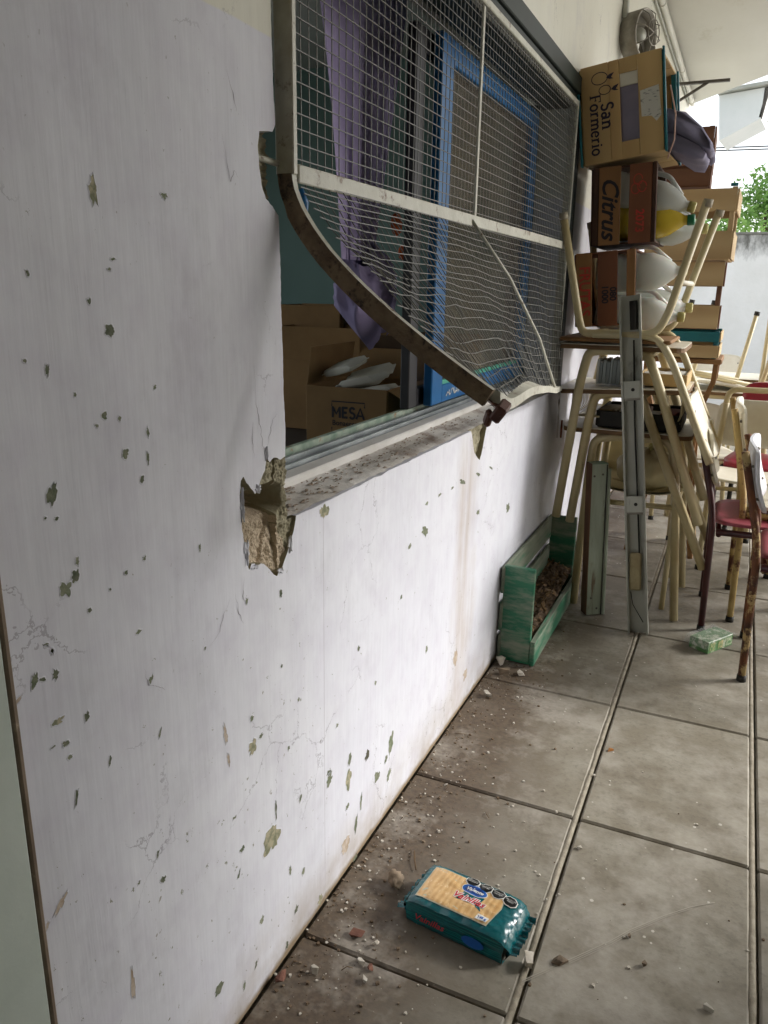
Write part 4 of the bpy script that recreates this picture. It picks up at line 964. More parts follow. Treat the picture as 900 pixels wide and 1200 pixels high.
for k, (x, h, c1) in enumerate(((.21, .05, '#8f7a52'), (.27, .04, '#c9c2ab'), (.33, .055, '#6b4a33'), (.385, .035, '#b8b4a8'), (.44, .05, '#7c2d2a'))):
    o = MB(); o.box((0, 0, 0), (.05, .17, h), bev=.003); o = o.build('small_box', mat('small_box_print', c1, rough=.6, scale=20), None)
    o.location = (x, 3.16, .766+h/2); o.rotation_euler = (0, 0, shelf_items.uniform(-.12, .12))
    tag(o, ['olive brown', 'cream', 'chestnut brown', 'pale grey', 'dark red'][k] + ' small box lying in the black plastic tray', 'box')
# cream shell chair pushed under the lowest desk
sc = thing('shell_chair', 'cream plastic shell chair pushed under the lowest desk of the pile', 'chair', (.33, 3.42, 0))
def shell(u, v, o):
    x = (u-.5)*2
    if v < .5: q = v/.5; y, z = 3.20+.34*q, .47-.035*math.sin(q*math.pi)
    else: q = (v-.5)/.5; y, z = 3.54+.06*math.sin(q*1.5), .47+.24*q
    return (.33+x*(.185-.03*max(0, v-.8)*5), y-.05*(x*x)*(v > .5)+o, z+.035*abs(x)**3+o)
mb = MB(); mb.grid(lambda u, v: shell(u, v, 0), 16, 22); mb.grid(lambda u, v: shell(u, v, .006), 16, 22); mb.build('shell', m_jugcap if False else mat('cream_plastic', '#c9be98', '#b8ac84', rough=.4, scale=5), sc)
for sx in (.17, .49):
    tube_part(sc, 'leg', [(sx, 3.17, .0), (sx, 3.24, .45), (sx, 3.50, .45), (sx, 3.58, .0)], .011, m_cream, .05)
bag = thing('plastic_bag', 'crumpled cream plastic bag resting on the shell chair under the desks', 'bag', (.34, 3.36, .45))
def blob(u, v):
    q, p = 2*math.pi*u, math.pi*(v-.5)
    k = 1+.16*nz(3*math.cos(q), 3*math.sin(q), v*4)+.07*nz(9*math.cos(q), 9*math.sin(q), v*9)
    return (.36+.125*k*math.cos(q)*math.cos(p), 3.34+.11*k*math.sin(q)*math.cos(p), .545+.085*k*math.sin(p))
mb = MB(); mb.grid(blob, 36, 20); mb.build('bag_body', mat('cream_bag_film', '#d0c79f', '#beb48a', rough=.35, scale=5, bump=.3, bscale=25), bag)
mb = MB(); mb.tube([(.36, 3.34, .615), (.365, 3.335, .64), (.38, 3.33, .655)], [.02, .012, .022], n=9); mb.build('tied_neck', m_jugcap, bag)

# ================================================================ chair upturned on the top desk
uc = thing('school_chair', 'upturned cream school chair holding fruit crates between its legs on the desk pile', 'chair', (.24, 3.15, 1.07))
for y, dx in ((2.96, 0), (3.34, .012)):
    tube_part(uc, 'leg_frame', [(.014+dx*2, y-.03*(y < 3), 1.515), (.096+dx, y, 1.15), (.112+dx, y, 1.106), (.37+dx, y, 1.112), (.402+dx, y, 1.18), (.486+dx*2, y, 1.552)], 0.0142, m_cream, .05)
    for p, q in (((.486+dx*2, y, 1.532), (.4895+dx*2, y, 1.556)), ((.019+dx*2, y-.03*(y < 3), 1.497), (.0132+dx*2, y-.03*(y < 3), 1.521))):
        mb = MB(); mb.tube([p, q], .0160, n=9); mb.build('foot_cap', mat('grey_foot_cap', '#a39a86', rough=.6), uc)
    tube_part(uc, 'back_tube', [(.15+dx, y, 1.104), (.375+dx, y, 1.104), (.432+dx, y, 1.025), (.576+dx, y, .718), (.602+dx, y, .665)], 0.0142, m_cream, .07)
tube_part(uc, 'cross_rail', [(.432, 2.96, 1.29), (.445, 3.34, 1.29)], .009, m_white_ply, 0)
tube_part(uc, 'cross_rail', [(.14, 2.96, 1.108), (.15, 3.34, 1.108)], .009, m_cream, 0)
mb = MB(); mb.box((.225, 3.15, 1.0835), (.40, .40, .014), bev=.005); mb.build('seat', m_wood_stand, uc)
def plate(u, v, o):
    a = (u-.5)*2; b_ = (v-.5)*2; k = (abs(a)**6+abs(b_)**6)**(1/6); e = max(abs(a), abs(b_)); k = e/k if k else 1; a, b_ = a*k, b_*k
    z = .785-.112*b_; x = .533-(z-.785)*.47+.022*(1-a*a)
    return (x+o, 3.155+.205*a, z+o*.35)
mb = MB(); mb.grid(lambda u, v: plate(u, v, .018), 14, 8); mb.grid(lambda u, v: plate(u, v, .010), 14, 8); n0 = 15*9
for i in range(14):
    for a, b_ in ((i*9, (i+1)*9), (i*9+8, (i+1)*9+8)): mb.f.append((a, b_, b_+n0, a+n0)); mb.mi.append(0); mb.sm.append(False)
for i in range(8):
    for a, b_ in ((i, i+1), (14*9+i, 14*9+i+1)): mb.f.append((a, b_, b_+n0, a+n0)); mb.mi.append(0); mb.sm.append(False)
bp = mb.build('backrest', m_white_ply, uc)
for y in (2.985, 3.325):
    for z in (.74, .84):
        mb = MB(); xx = .533-(z-.785)*.47; mb.tube([(xx+.004, y, z), (xx+.026, y, z+.006)], .006, n=7); mb.build('rivet', m_steel, bp)

# ================================================================ crates
def crate(name, label, loc, rot, w_, h_, d_, slats, m_sl, m_post, m_end, vertical=True, post=.022, tops=True, open_side=True, extra_back=True, top_m=None):
    """w along x, d along y (away), h up; slats on the -y face: (a0, a1, material|None)"""
    t = thing(name, label, 'crate', loc, rot, 'wooden fruit crates')
    th = .007
    for px in (post/2+.001, w_-post/2-.001):
        for py in (post/2+th+.001, d_-post/2-th-.001):
            mb = MB(); mb.box((px, py, h_/2), (post, post, h_-.002), bev=.002); mb.build('corner_post', m_post, t, world=False)
    for face in (0, 1):
        if face and not extra_back: continue
        for a0, a1, mm in slats:
            mb = MB(); y = th/2 if not face else d_-th/2
            if vertical: mb.box(((a0+a1)/2, y, h_/2), (a1-a0, th, h_), bev=.0015)
            else: mb.box((w_/2, y, (a0+a1)/2), (w_, th, a1-a0), bev=.0015)
            mb.build('slat', mm or m_sl, t, world=False)
    if vertical:     # ends are level boards at top and bottom, bottom boards face the wall
        for z in ((th/2, h_-th/2) if tops else (th/2,)):
            for k in range(3):
                y0 = th+.001+(d_-2*th-.002)*k/3
                mb = MB(); mb.box((w_/2, y0+(d_-2*th)/6, z), (w_-.004, (d_-2*th)/3-.006, th), bev=.0015); mb.build('end_board', m_end, t, world=False)
        for k in range(3):
            y0 = th+.001+(d_-2*th-.002)*k/3
            mb = MB(); mb.box((-th/2-.0005, y0+(d_-2*th)/6, h_/2), (th, (d_-2*th)/3-.008, h_-.004), bev=.0015); mb.build('bottom_board', m_end, t, world=False)
    else:
        for a0, a1, mm in slats:
            for x in (-th/2-.0005, w_+th/2+.0005):
                mb = MB(); mb.box((x, d_/2, (a0+a1)/2), (th, d_-.003, a1-a0-.002), bev=.0015); mb.build('side_slat', m_end, t, world=False)
        for k in range(3):
            mb = MB(); mb.box((w_/2, th+(d_-2*th)*(k+.5)/3, .004), (w_-.004, (d_-2*th)/3-.010, .007), bev=.001); mb.build('bottom_board', m_end, t, world=False)
    return t

# reading direction runs downwards on these upended crates
def down(cx, cz, y=-.0010): return lambda a, b_: (cx+b_, y, cz-a)

fr = crate('fruit_crate', 'lowest upended reddish wooden crate lettered FRUTAS between the chair legs', (.068, 3.06, 1.121), (0, -R(5), 0), .215, .268, .33,
           [(.0, .058, m_wood_or), (.078, .150, m_wood_red), (.182, .213, m_wood_or)], m_wood_red, m_wood_dark, m_wood_red)
letter(fr, 'FRUTAS', .056, down(.030, .13), m_inkr, bold=.0012, sx=.92)
letter(fr, '1000', .033, down(.105, .115), m_ink, bold=.0012); letter(fr, '080', .033, down(.134, .115), m_ink, bold=.0012)
ci = crate('fruit_crate', 'middle upended orange-brown crate with large black Citrus lettering', (.098, 3.07, 1.415), (0, -R(4), 0), .222, .268, .34,
           [(.0, .020, m_wood_dark), (.022, .098, m_wood_or), (.128, .205, m_wood_red), (.207, .221, m_wood_dark)], m_wood_or, m_wood_dark, m_wood_dark)
letter(ci, 'Citrus', .082, down(.060, .128), m_ink, bold=.0016, shear=.35, sx=1.02)
letter(ci, '2073', .040, down(.166, .075), m_inkr, bold=.0010)
letter(ci, 'calle', .014, down(.098, .06), m_inkdr) if False else None
mb = MB()
for k, (cx, cz) in enumerate(((.158, .215), (.172, .19), (.150, .185))):
    stroke(mb, [(cx+.015*math.cos(q*.5), cz+.018*math.sin(q*.5)) for q in range(13)], .003, lambda a, b_: (a, -.001, b_))
tag(mb.build('printed_fruit', m_inkr, ci, world=False), kind='stuff')
sf = crate('fruit_crate', 'topmost upended pale wooden crate lettered San Formerio with teal edges', (.050, 3.06, 1.690), (0, -R(8), R(-3)), .277, .322, .36,
           [(.0, .095, m_wood_pale), (.097, .132, m_wood_pale), (.194, .274, m_wood_pale)], m_wood_pale, m_teal, m_wood_pale, post=.018)
for x in (-.010, .2805):
    for y in (.004, .352):
        mb = MB(); mb.box((x, y, .161), (.007, .016, .33), bev=.001); mb.build('teal_edge', m_teal, sf, world=False)
for z0, z1 in ((.0, .055), (.275, .322)):
    mb = MB(); mb.box((.163, .0045, (z0+z1)/2), (.060, .006, z1-z0), bev=.001); mb.build('slat_bridge', m_wood_pale, sf, world=False)
slab(sf, 'Formerio', .038, lambda a, b_, e: (.044+b_, -.001-e, .125-a), m_inkp)
slab(sf, 'San', .042, lambda a, b_, e: (.084+b_, -.001-e, .150-a), m_inkp)
for (cx, cz, s) in ((.042, .275, 1.0), (.082, .235, .8)):
    mb = MB(); pts = []
    for k in range(25):
        q = 2*math.pi*k/24; r_ = (.026 if s > .9 else .020)*(1+.28*math.cos(q)*(s > .9)); pts.append((cx+.016*(s > .9)+math.cos(q)*r_*(1.05 if s > .9 else 1), cz+math.sin(q)*r_*.72))
    stroke(mb, pts, .0028, lambda a, b_: (a, -.001, b_)); mb.build('printed_fruit_outline', m_inkp, sf, world=False)
    mb = MB(); b0 = cx+(.046 if s > .9 else .021)
    pl = [(b0, cz-.003), (b0+.010, cz+.006), (b0+.028, cz+.010), (b0+.017, cz-.004), (b0+.026, cz-.010), (b0+.012, cz-.009)]
    mb.add([(a, -.001, b_) for a, b_ in pl], [(0, 1, 2, 3, 4, 5)]); mb.build('printed_leaf', m_inkp, sf, world=False)
mb = MB(); mb.box((.163, .020, .155), (.066, .012, .2), bev=.003); mb.build('cloth_lining', m_purple_grey, sf, world=False)
mb = MB(); mb.box((.163, .013, .262), (.062, .010, .055), rot=Euler((.1, 0, .05)), bev=.002); mb.build('paper_lining', m_paper, sf, world=False)
m_label = mat('printed_paper_label', '#cfcfc8', '#6f7276', rough=.7, scale=90, contrast=(.56, .66), stretch=(.6, 1, 1.8))
mb = MB(); mb.add([(a, -.0012, b_) for a, b_ in ((.200, .205), (.262, .212), (.268, .115), (.252, .098), (.236, .118), (.203, .122))], [(0, 1, 2, 3, 4, 5)]); mb.build('paper_label', m_label, sf, world=False)

# cloth spilling out of the San Formerio crate
cl = thing('folded_cloth', 'grey-purple cloth hanging out of the open side of the San Formerio crate', 'cloth', (.36, 3.25, 1.72))
for k, sec in enumerate(([(.20, 1.875), (.30, 1.872), (.37, 1.852), (.43, 1.805), (.468, 1.752), (.474, 1.728), (.462, 1.722), (.43, 1.745), (.36, 1.790), (.28, 1.805), (.20, 1.805)],
                         [(.20, 1.803), (.28, 1.803), (.36, 1.787), (.43, 1.742), (.455, 1.716), (.448, 1.700), (.41, 1.705), (.35, 1.735), (.28, 1.755), (.20, 1.76)])):
    mb = MB(); n_ = len(sec); ny = 14; vv = []
    for q in range(ny+1):
        t = q/ny; bul = 1+.02*math.sin(t*9+k); e = .012*math.sin(math.pi*t)
        for x, z in sec: vv.append((.2+(x-.2)*(bul-.06*abs(t-.5)), 3.10+.30*t+.012*math.sin(z*60+k), z+e+.004*math.sin(t*17+x*30)))
    mb.add(vv, [(q*n_+i, q*n_+(i+1) % n_, (q+1)*n_+(i+1) % n_, (q+1)*n_+i) for q in range(ny) for i in range(n_)]+[tuple(range(n_)), tuple(range(ny*n_, ny*n_+n_))], 0, True)
    mb.build('fold', m_purple_grey, cl)

# jugs lying in the crates with necks outwards
def jug(label, c, ang, m_, s=1.0, L0=.20, capm=None, name='plastic_jug', cat='jug', square=5.0, hw=.068):
    t = thing(name, label, cat, c, (0, -ang, 0))
    f = lambda x, a, b_: (x, a, b_)
    mb = MB(); mb.loft([(0, hw*.8, hw*.8, square), (.012, hw, hw, square), (L0*.2, hw, hw, square), (L0*.24, hw*.96, hw*.96, square), (L0*.28, hw, hw, square), (L0*.45, hw, hw, square), (L0*.49, hw*.95, hw*.95, square), (L0*.53, hw, hw, square), (L0*.74, hw, hw, square), (L0*.78, hw*.96, hw*.96, square), (L0*.82, hw, hw, square), (L0, hw, hw, square-1), (L0+.035, hw*.82, hw*.82, 3), (L0+.075, hw*.42, hw*.42, 2.2), (L0+.085, .017, .017, 2), (L0+.10, .017, .017, 2)], n=28, frame=f); mb.build('body', m_, t, world=False)
    mb = MB(); mb.loft([(L0+.095, .019, .019, 2), (L0+.118, .019, .019, 2), (L0+.120, .016, .016, 2)], n=18, frame=f); mb.build('cap', capm or m_jugcap, t, world=False)
    mb = MB(); mb.tube(fillet([(L0*.55, 0, hw*.9), (L0*.6, 0, hw+.022), (L0*.98, 0, hw+.022), (L0+.06, 0, hw*.5)], .02), .009, n=8)
    if name == 'plastic_jug': mb.build('handle', m_, t, world=False)
    return t
m_jug2 = mat('clear_grey_plastic_jug', '#d6d8d2', '#c3c7c2', rough=.3, scale=4, alpha=.75)
jug('upper white plastic jug lying in the FRUTAS crate', (.115, 3.165, 1.318), R(3), m_jug, hw=.068)
jug('lower white plastic jug lying in the FRUTAS crate', (.125, 3.165, 1.184), R(-3), m_jug, hw=.063)
jug('rear white plastic jug deep in the FRUTAS crate', (.14, 3.31, 1.20), R(0), m_jug, hw=.068)
jug('translucent white jug lying above the yellow bottle in the Citrus crate', (.135, 3.17, 1.625), R(-14), m_jug2, hw=.060, L0=.19)
jug('yellow bottle with a green cap lying in the Citrus crate', (.155, 3.165, 1.495), R(3), m_yellow, capm=m_cap, name='yellow_bottle', cat='bottle', hw=.058, L0=.165, square=3.2)
jug('clear jug lying behind the yellow bottle in the Citrus crate', (.16, 3.31, 1.50), R(-2), m_jug2, hw=.064)
wb = MB(); wb.tube([(.318, 3.045, 1.93), (.345, 3.045, 1.84), (.350, 3.045, 1.76), (.335, 3.045, 1.70)], .0025, n=6)
tag(wb.build('hanging_string', mat('pink_string', '#c9a596', rough=.8)), 'thin pinkish string hanging beside the open side of the San Formerio crate', 'string')

# crates stacked behind on a wooden stand
st = thing('wooden_stand', 'brown wooden stand with curved legs under the rear crates', 'stand', (.42, 4.05, 0))
mb = MB(); mb.box((.40, 4.06, .955), (.36, .36, .022), bev=.005); mb.build('stand_top', m_wood_stand, st)
for x, sx in ((.27, -1), (.535, 1)):
    for y in (3.92, 4.20):
        mb = MB(); mb.tube([(x+sx*.02, y, .943), (x+sx*.018, y, .86), (x-sx*.02, y, .74), (x-sx*.035, y, .55), (x-sx*.02, y, .25), (x+sx*.02, y, .0)], .02, n=4, sm=False, sq=(.026, .011)); mb.build('curved_leg', m_wood_stand, st)
crate('fruit_crate', 'shallow teal-edged crate under the rear stack of crates', (.22, 3.88, .968), (0, 0, 0), .335, .125, .36, [(.004, .06, None), (.075, .12, m_teal)], m_wood_pale_h, m_teal, m_wood_pale_h, vertical=False)
crate('fruit_crate', 'lower pale slatted crate of the rear stack seen beside the chair legs', (.215, 3.87, 1.098), (0, 0, R(1.5)), .325, .295, .36, [(.004, .105, None), (.19, .292, None)], m_wood_pale_h, m_wood_brown_h, m_wood_brown_h, vertical=False)
crate('fruit_crate', 'wider pale slatted crate of the rear stack with a teal corner', (.20, 3.85, 1.398), (0, 0, R(-1)), .352, .30, .37, [(.004, .12, None), (.20, .292, None)], m_wood_pale_h, m_wood_pale_h, m_wood_pale_h, vertical=False)
crate('fruit_crate', 'dark brown slatted crate on top of the rear stack', (.13, 3.88, 1.705), (0, 0, R(2)), .298, .245, .34, [(.004, .075, None), (.085, .145, None), (.165, .24, None)], m_wood_brown_h, m_wood_brown_h, m_wood_brown_h, vertical=False)
mb = MB(); mb.box((.535, 3.865, 1.706), (.03, .02, .012), bev=.002); tag(mb.build('teal_block', m_teal), 'small teal block on the corner of the wider pale crate', 'block')

# ================================================================ things leaning and standing on the floor
pl = thing('planter_box', 'worn green wooden planter box with dry soil standing against the wall', 'planter', (.08, 2.8, 0))
PX = .012
mb = MB(); mb.box((.068, 2.437, .178), (.108, .018, .350), rot=Euler((0, 0, R(-2))), bev=.003); mb.build('end_panel', m_green_paint, pl)
mb = MB(); mb.box((.068, 3.150, .175), (.108, .018, .345), bev=.003); mb.build('end_panel', m_green_paint, pl)
for z0, z1 in ((.250, .345), (.110, .215), (.004, .095)):
    mb = MB(); mb.box((PX, 2.795, (z0+z1)/2), (.014, .735, z1-z0), bev=.003); mb.build('back_slat', m_green_wood, pl)
mb = MB(); mb.box((.132, 2.792, .047), (.017, .745, .088), bev=.003); mb.build('front_board', m_green_paint, pl)
mb = MB(); mb.box((.132, 2.792, .0925), (.0165, .743, .003)); mb.build('front_board_edge', m_green_wood, pl)
mb = MB(); mb.box((.072, 2.793, .010), (.100, .69, .012)); mb.build('base_board', m_green_wood, pl)
mb = MB(); mb.grid(lambda u, v: (.021+.1*u, 2.449+.69*v, .075+.05*v+.02*(1-u)+.010*nz(u*6, v*24)+.006*nz(u*20, v*70)), 18, 70, sm=False); tag(mb.build('soil', m_soil, pl), kind='stuff')
rl = random.Random(9); mb = MB()
for k in range(170):
    u, v = rl.random(), rl.random(); c = Vector((.026+.09*u, 2.46+.67*v, .086+.05*v+.02*(1-u)+.008)); s = rl.uniform(.006, .016)
    e = Euler((rl.uniform(-.6, .6), rl.uniform(-.6, .6), rl.uniform(0, 6))).to_matrix()
    mb.add([c+e @ Vector(p)*s for p in ((-1, 0, .1), (-.3, .45, 0), (.6, .35, .1), (1, 0, .3), (.5, -.4, .05), (-.4, -.4, 0))], [(0, 1, 2), (0, 2, 3), (0, 3, 4), (0, 4, 5)])
tag(mb.build('dry_leaves', m_leaf_dry, pl), kind='stuff')

def frame_from(p0, p1, face):
    z = (Vector(p1)-Vector(p0)).normalized(); y = -Vector(face); y = (y-z*y.dot(z)).normalized(); x = y.cross(z)
    return Matrix((x, y, z)).transposed().to_euler()
p0, p1 = Vector((.434, 2.880, 0)), Vector((.268, 2.945, 1.243))
po = thing('metal_channel', 'tall grey galvanised metal channel leaning on the desk pile', 'metal post', p0, frame_from(p0, p1, (.05, -1, 0)))
LN = (p1-p0).length
mb = MB()
prof = [(-.037, .0), (.037, .0), (.037, -.030), (.030, -.030), (.030, -.024), (.034, -.024), (.034, -.003), (-.034, -.003), (-.034, -.024), (-.030, -.024), (-.030, -.030), (-.037, -.030)]
prof = [(a, b_+.014) for a, b_ in prof]
mb.prism(prof, lambda a, b_, d_: (a, b_, d_), 0, LN); mb.build('channel', m_galv, po, world=False)
for z in (.505, .925):
    mb = MB(); mb.box((0, -.0135, z), (.058, .004, .062), bev=.001); q = mb.build('cross_plate', m_galv, po, world=False)
    mb = MB(); mb.box((0, -.0145, z-.034), (.058, .006, .008), bev=.001); mb.build('lip', m_steel, q, world=False)
    mb = MB(); mb.tube([(.004, -.0150, z), (.004, -.0163, z)], .0065, n=10, sm=False); mb.build('bolt_hole', m_black, q, world=False)
mb = MB(); mb.tube([(.012, .002, .20), (.010, .0, .5), (.006, .004, .8), (.010, .002, 1.1)], .003, n=6); mb.build('cable', m_black, po, world=False)
mb = MB(); mb.box((-.004, -.002, .245), (.042, .022, .145), rot=Euler((0, R(2), 0)), bev=.006); mb.build('foam_block', mat('cream_foam', '#a89b78', '#8d7f5e', rough=.9, scale=20, bump=.6), po, world=False)
mb = MB(); mb.tube([(-.022, -.016, .17), (-.015, -.018, .12), (.005, -.017, .08), (.02, -.016, .05)], .0018, n=5); mb.build('wire_end', m_black, po, world=False)
mb = MB(); mb.tube([(.012, -.004, LN-.12), (.012, -.006, LN-.02)], .014, n=8); mb.build('cable_clamp', m_black, po, world=False)

bd = thing('wooden_board', 'short weathered green wooden board standing between planter and channel', 'board', (.236, 2.995, 0), (R(-1.5), R(-2.4), R(34)))
mb = MB(); mb.box((0, 0, .313), (.070, .050, .622), bev=.003); o = mb.build('board', [m_board, m_board_side, m_green_paint], bd, world=False)
for p in o.data.polygons: p.material_index = 1 if p.normal.x < -.5 else 2 if p.normal.z > .5 else 0
mb = MB(); mb.box((.0285, -.0262, .31), (.004, .003, .615)); mb.build('edge_groove', m_black, bd, world=False)
mb = MB(); mb.box((.041, -.004, .30), (.012, .042, .60), bev=.002); mb.build('edge_strip', m_board, bd, world=False)
for x, z in ((-.022, .575), (.012, .580), (-.015, .075), (.010, .03)):
    mb = MB(); mb.tube([(x, -.0245, z), (x, -.0266, z)], .0045, n=8, sm=False); mb.build('nail', m_dmetal, bd, world=False)

# green carton in cellophane
gc = thing('green_carton', 'small green printed carton in torn cellophane lying on the tiles by the chair legs', 'carton', (.690, 2.885, 0), (0, 0, R(58)))
m_gcarton = mat('green_print_and_glints', '#55804c', '#b7bda6', rough=.4, scale=45, contrast=(.48, .6))  # pale blotches: varied print, with white reflections mixed into the colour
mb = MB(); mb.box((0, 0, .024), (.150, .078, .046), bev=.002); mb.build('carton', m_gcarton, gc, world=False)
for x in (-.05, .0, .05):
    mb = MB(); mb.box((x, -.0395, .024), (.028, .001, .03)); mb.build('print_panel', mat('carton_print', random.choice(['#e2e0c8', '#9fc06a', '#c9b58a']), '#3f7a3d', rough=.4, scale=60), gc, world=False)
m_cello = mat('cellophane', '#e8eee8', rough=.08, alpha=.22, spec=1.0)
mb = MB(); mb.grid(lambda u, v: ((u-.5)*.19+.006*nz(v*9, u*4), (v-.5)*.10, .050+.006*abs(nz(u*14, v*14))-.03*max(0, abs(u-.5)*2-.8)*4), 22, 14, sm=False); mb.build('cellophane', m_cello, gc, world=False)

# ================================================================ biscuit packet
pa = thing('biscuit_packet', 'teal plastic packet of sponge fingers lying on the floor tiles', 'packet', (.288, 1.258, 0), (0, 0, R(-6.5)))
PL, PW, PH = .214, .122, .060
def pk_pt(u, v):        # u,v in -1..1 over the top face
    cr = .0022*nz(u*4, v*4, 3)+.0013*nz(u*11, v*11, 5)+max(0, abs(u)-.66)*(.012*nz(u*13, v*5, 9)+.006*nz(u*30, v*12, 2))
    ed = .010*(abs(u)**8) + .007*(abs(v)**6)
    return Vector((u*PL/2, v*PW/2, PH-ed+cr*(1-.3*abs(u))))
m_pack = mat('teal_packet_film', '#0a6166', '#07525b', rough=.22, scale=9, spec=.7, bump=.35, bscale=28)
mb = MB(); mb.grid(lambda u, v: pk_pt(u*2-1, v*2-1), 64, 40)
def side(q, v, ax_):
    w_ = .0025*math.sin(v*9)+.003*nz(q*6, v*5, ax_+2)
    return w_
for sg in (-1, 1):
    mb.grid(lambda u, v, sg=sg: Vector(((u*2-1)*PL/2*(1-.02*v), sg*(PW/2+.004*math.sin(math.pi*v)+.0016*nz(u*14, v*6, sg)+.0008*math.sin(v*50)), pk_pt(u*2-1, sg).z*(1-v)+.001*v)), 40, 10)
    mb.grid(lambda u, v, sg=sg: Vector((sg*(PL/2+.010*math.sin(math.pi*min(1, v*1.2))+.004*nz(u*9, v*5, sg+4)), (u*2-1)*PW/2*(1-.12*math.sin(math.pi*v)), pk_pt(sg, u*2-1).z*(1-v)+.001*v)), 24, 8)
mb.build('wrapper', m_pack, pa, world=False)
m_stripe = mat('teal_stripe_film', '#128a86', '#0c7678', rough=.25, spec=.7)
for k in range(9):
    z = .008+.0048*k; mb = MB()
    vv = []
    for i in range(31):
        u = i/30*2-1; f = 1-z/PH
        y = -(PW/2+.004*math.sin(math.pi*f)+.0016*nz((u+1)/2*14, f*6, -1)+.0008*math.sin(f*50)+.0006)
        vv += [(u*PL/2*.97, y, z), (u*PL/2*.97, y, z+.0018)]
    mb.add(vv, [(2*i, 2*i+2, 2*i+3, 2*i+1) for i in range(30)]); mb.build('stripe', m_stripe, pa, world=False)
for sg in (-1, 1):      # crimped, gathered ends
    mb = MB(); mb.grid(lambda u, v, sg=sg: Vector((sg*(PL/2+.004+.021*v)+.004*nz(u*7, v*2, sg), (u*2-1)*PW/2*(.93-.04*v), .024+.004*nz(u*6, 1, sg)*3*v+.0035*math.sin(u*46)*v-(.012*v if sg < 0 else -.003*v))), 80, 5, sm=False); mb.build('crimped_end', m_pack, pa, world=False)
def on_top(dz=.0006): return lambda a, b_: tuple(pk_pt(a/(PL/2), b_/(PW/2))+Vector((0, 0, dz+.0009)))
def patch(name, poly, m_, dz, n=10):
    xs = [p[0] for p in poly]; c = Vector((sum(xs)/len(poly), sum(p[1] for p in poly)/len(poly))); mb = MB(); vv = [on_top(dz)(c.x, c.y)]; N2 = 4; m2 = len(poly); dense = []
    for i in range(m2):
        for k in range(n): t = k/n; dense.append((poly[i][0]*(1-t)+poly[(i+1) % m2][0]*t, poly[i][1]*(1-t)+poly[(i+1) % m2][1]*t))
    N2 = 10; D = len(dense); fs = []
    for r_ in range(1, N2+1):
        for a, b_ in dense: vv.append(on_top(dz)(c.x+(a-c.x)*r_/N2, c.y+(b_-c.y)*r_/N2))
    for i in range(D): fs.append((0, 1+i, 1+(i+1) % D))
    for r_ in range(N2-1):
        for i in range(D): fs.append((1+r_*D+i, 1+(r_+1)*D+i, 1+(r_+1)*D+(i+1) % D, 1+r_*D+(i+1) % D))
    mb.add(vv, fs, 0, True); return mb.build(name, m_, pa, world=False)
WN = [(-.092, -.046), (.062, -.046), (.072, .006), (.066, .046), (-.092, .046)]
patch('window_border', [(a*1.025, b_*1.05) for a, b_ in WN], mat('pale_border_print', '#b9b9a4', rough=.3), .0005)
m_bisc = mat('sponge_finger_print', '#e0bd86', '#c3945a', rough=.3, scale=70, wave=(26, 5, 'X'), stretch=(1, .45, 1), wear=('#f0d9ae', 160, .55, .7))
patch('biscuit_picture', WN, m_bisc, .0009)
patch('ribbon_print', [(-.010, .020), (.034, .012), (.030, -.006), (.040, -.024), (.022, -.016), (-.006, -.010), (-.020, -.018), (-.012, .0)], m_pack, .0013)
m_blue = mat('logo_blue_print', '#1d5fb0', rough=.3); m_navy = mat('logo_dark_blue_print', '#103a80', rough=.3); m_wp = mat('white_print', '#e6e6e0', rough=.3); m_kp = mat('black_print', '#131414', rough=.3); m_rp = mat('red_print', '#c4283a', rough=.3)
oval = lambda cx, cy, a, b_, n=18: [(cx+a*math.cos(2*math.pi*k/n), cy+b_*math.sin(2*math.pi*k/n)) for k in range(n)]
patch('logo_rim', oval(.008, .021, .0285, .0145), m_wp, .0016, 2); patch('logo_oval', oval(.008, .021, .0270, .0130), m_blue, .0019, 2); patch('logo_core', oval(.008, .021, .0215, .0095), m_navy, .0022, 2)
letter(pa, 'Valente', .0125, lambda a, b_: on_top(.0026)(.008+a, .021+b_), m_wp, bold=.0003, shear=.3)
letter(pa, 'Vainillas', .0215, lambda a, b_: on_top(.0017)(.006+a, -.006+b_), m_wp, bold=.0019, shear=.35)
letter(pa, 'Vainillas', .0215, lambda a, b_: on_top(.0022)(.006+a, -.006+b_), m_rp, bold=.0004, shear=.35)
for k, (cx, cy, w1) in enumerate(((-.006, .0445, 'AZÚCARES'), (.024, .0425, 'GRASAS'), (.053, .040, 'CALORÍAS'), (.081, .034, 'SODIO'))):
    oc = [(cx+.0145*math.cos(R(22.5+45*q)), cy+.0135*math.sin(R(22.5+45*q))) for q in range(8)]
    patch('warning_rim', [(cx+(a-cx)*1.13, cy+(b_-cy)*1.13) for a, b_ in oc], m_wp, .0017, 2); patch('warning_octagon', oc, m_kp, .0021, 2)
    letter(pa, 'EXCESO EN', .0042, lambda a, b_: on_top(.0025)(cx+a, cy+.003+b_), m_wp); letter(pa, w1, .0045, lambda a, b_: on_top(.0025)(cx+a, cy-.002+b_), m_wp)
patch('weight_label', [(.036, -.043), (.060, -.043), (.063, -.031), (.038, -.029)], m_wp, .0014, 3)
letter(pa, '148 g', .0085, lambda a, b_: on_top(.0018)(.049+a, -.037+b_), m_blue, bold=.0003)
fside = lambda a, b_: (a, -(PW/2+.0072), b_)
letter(pa, 'Vainillas', .021, lambda a, b_: fside(-.052+a, .026+b_), m_rp, bold=.0002, shear=.35)
mb = MB(); ov = oval(.045, .026, .024, .012, 20); mb.add([fside(*p) for p in ov], [tuple(range(20))]); mb.build('side_logo', m_blue, pa, world=False)

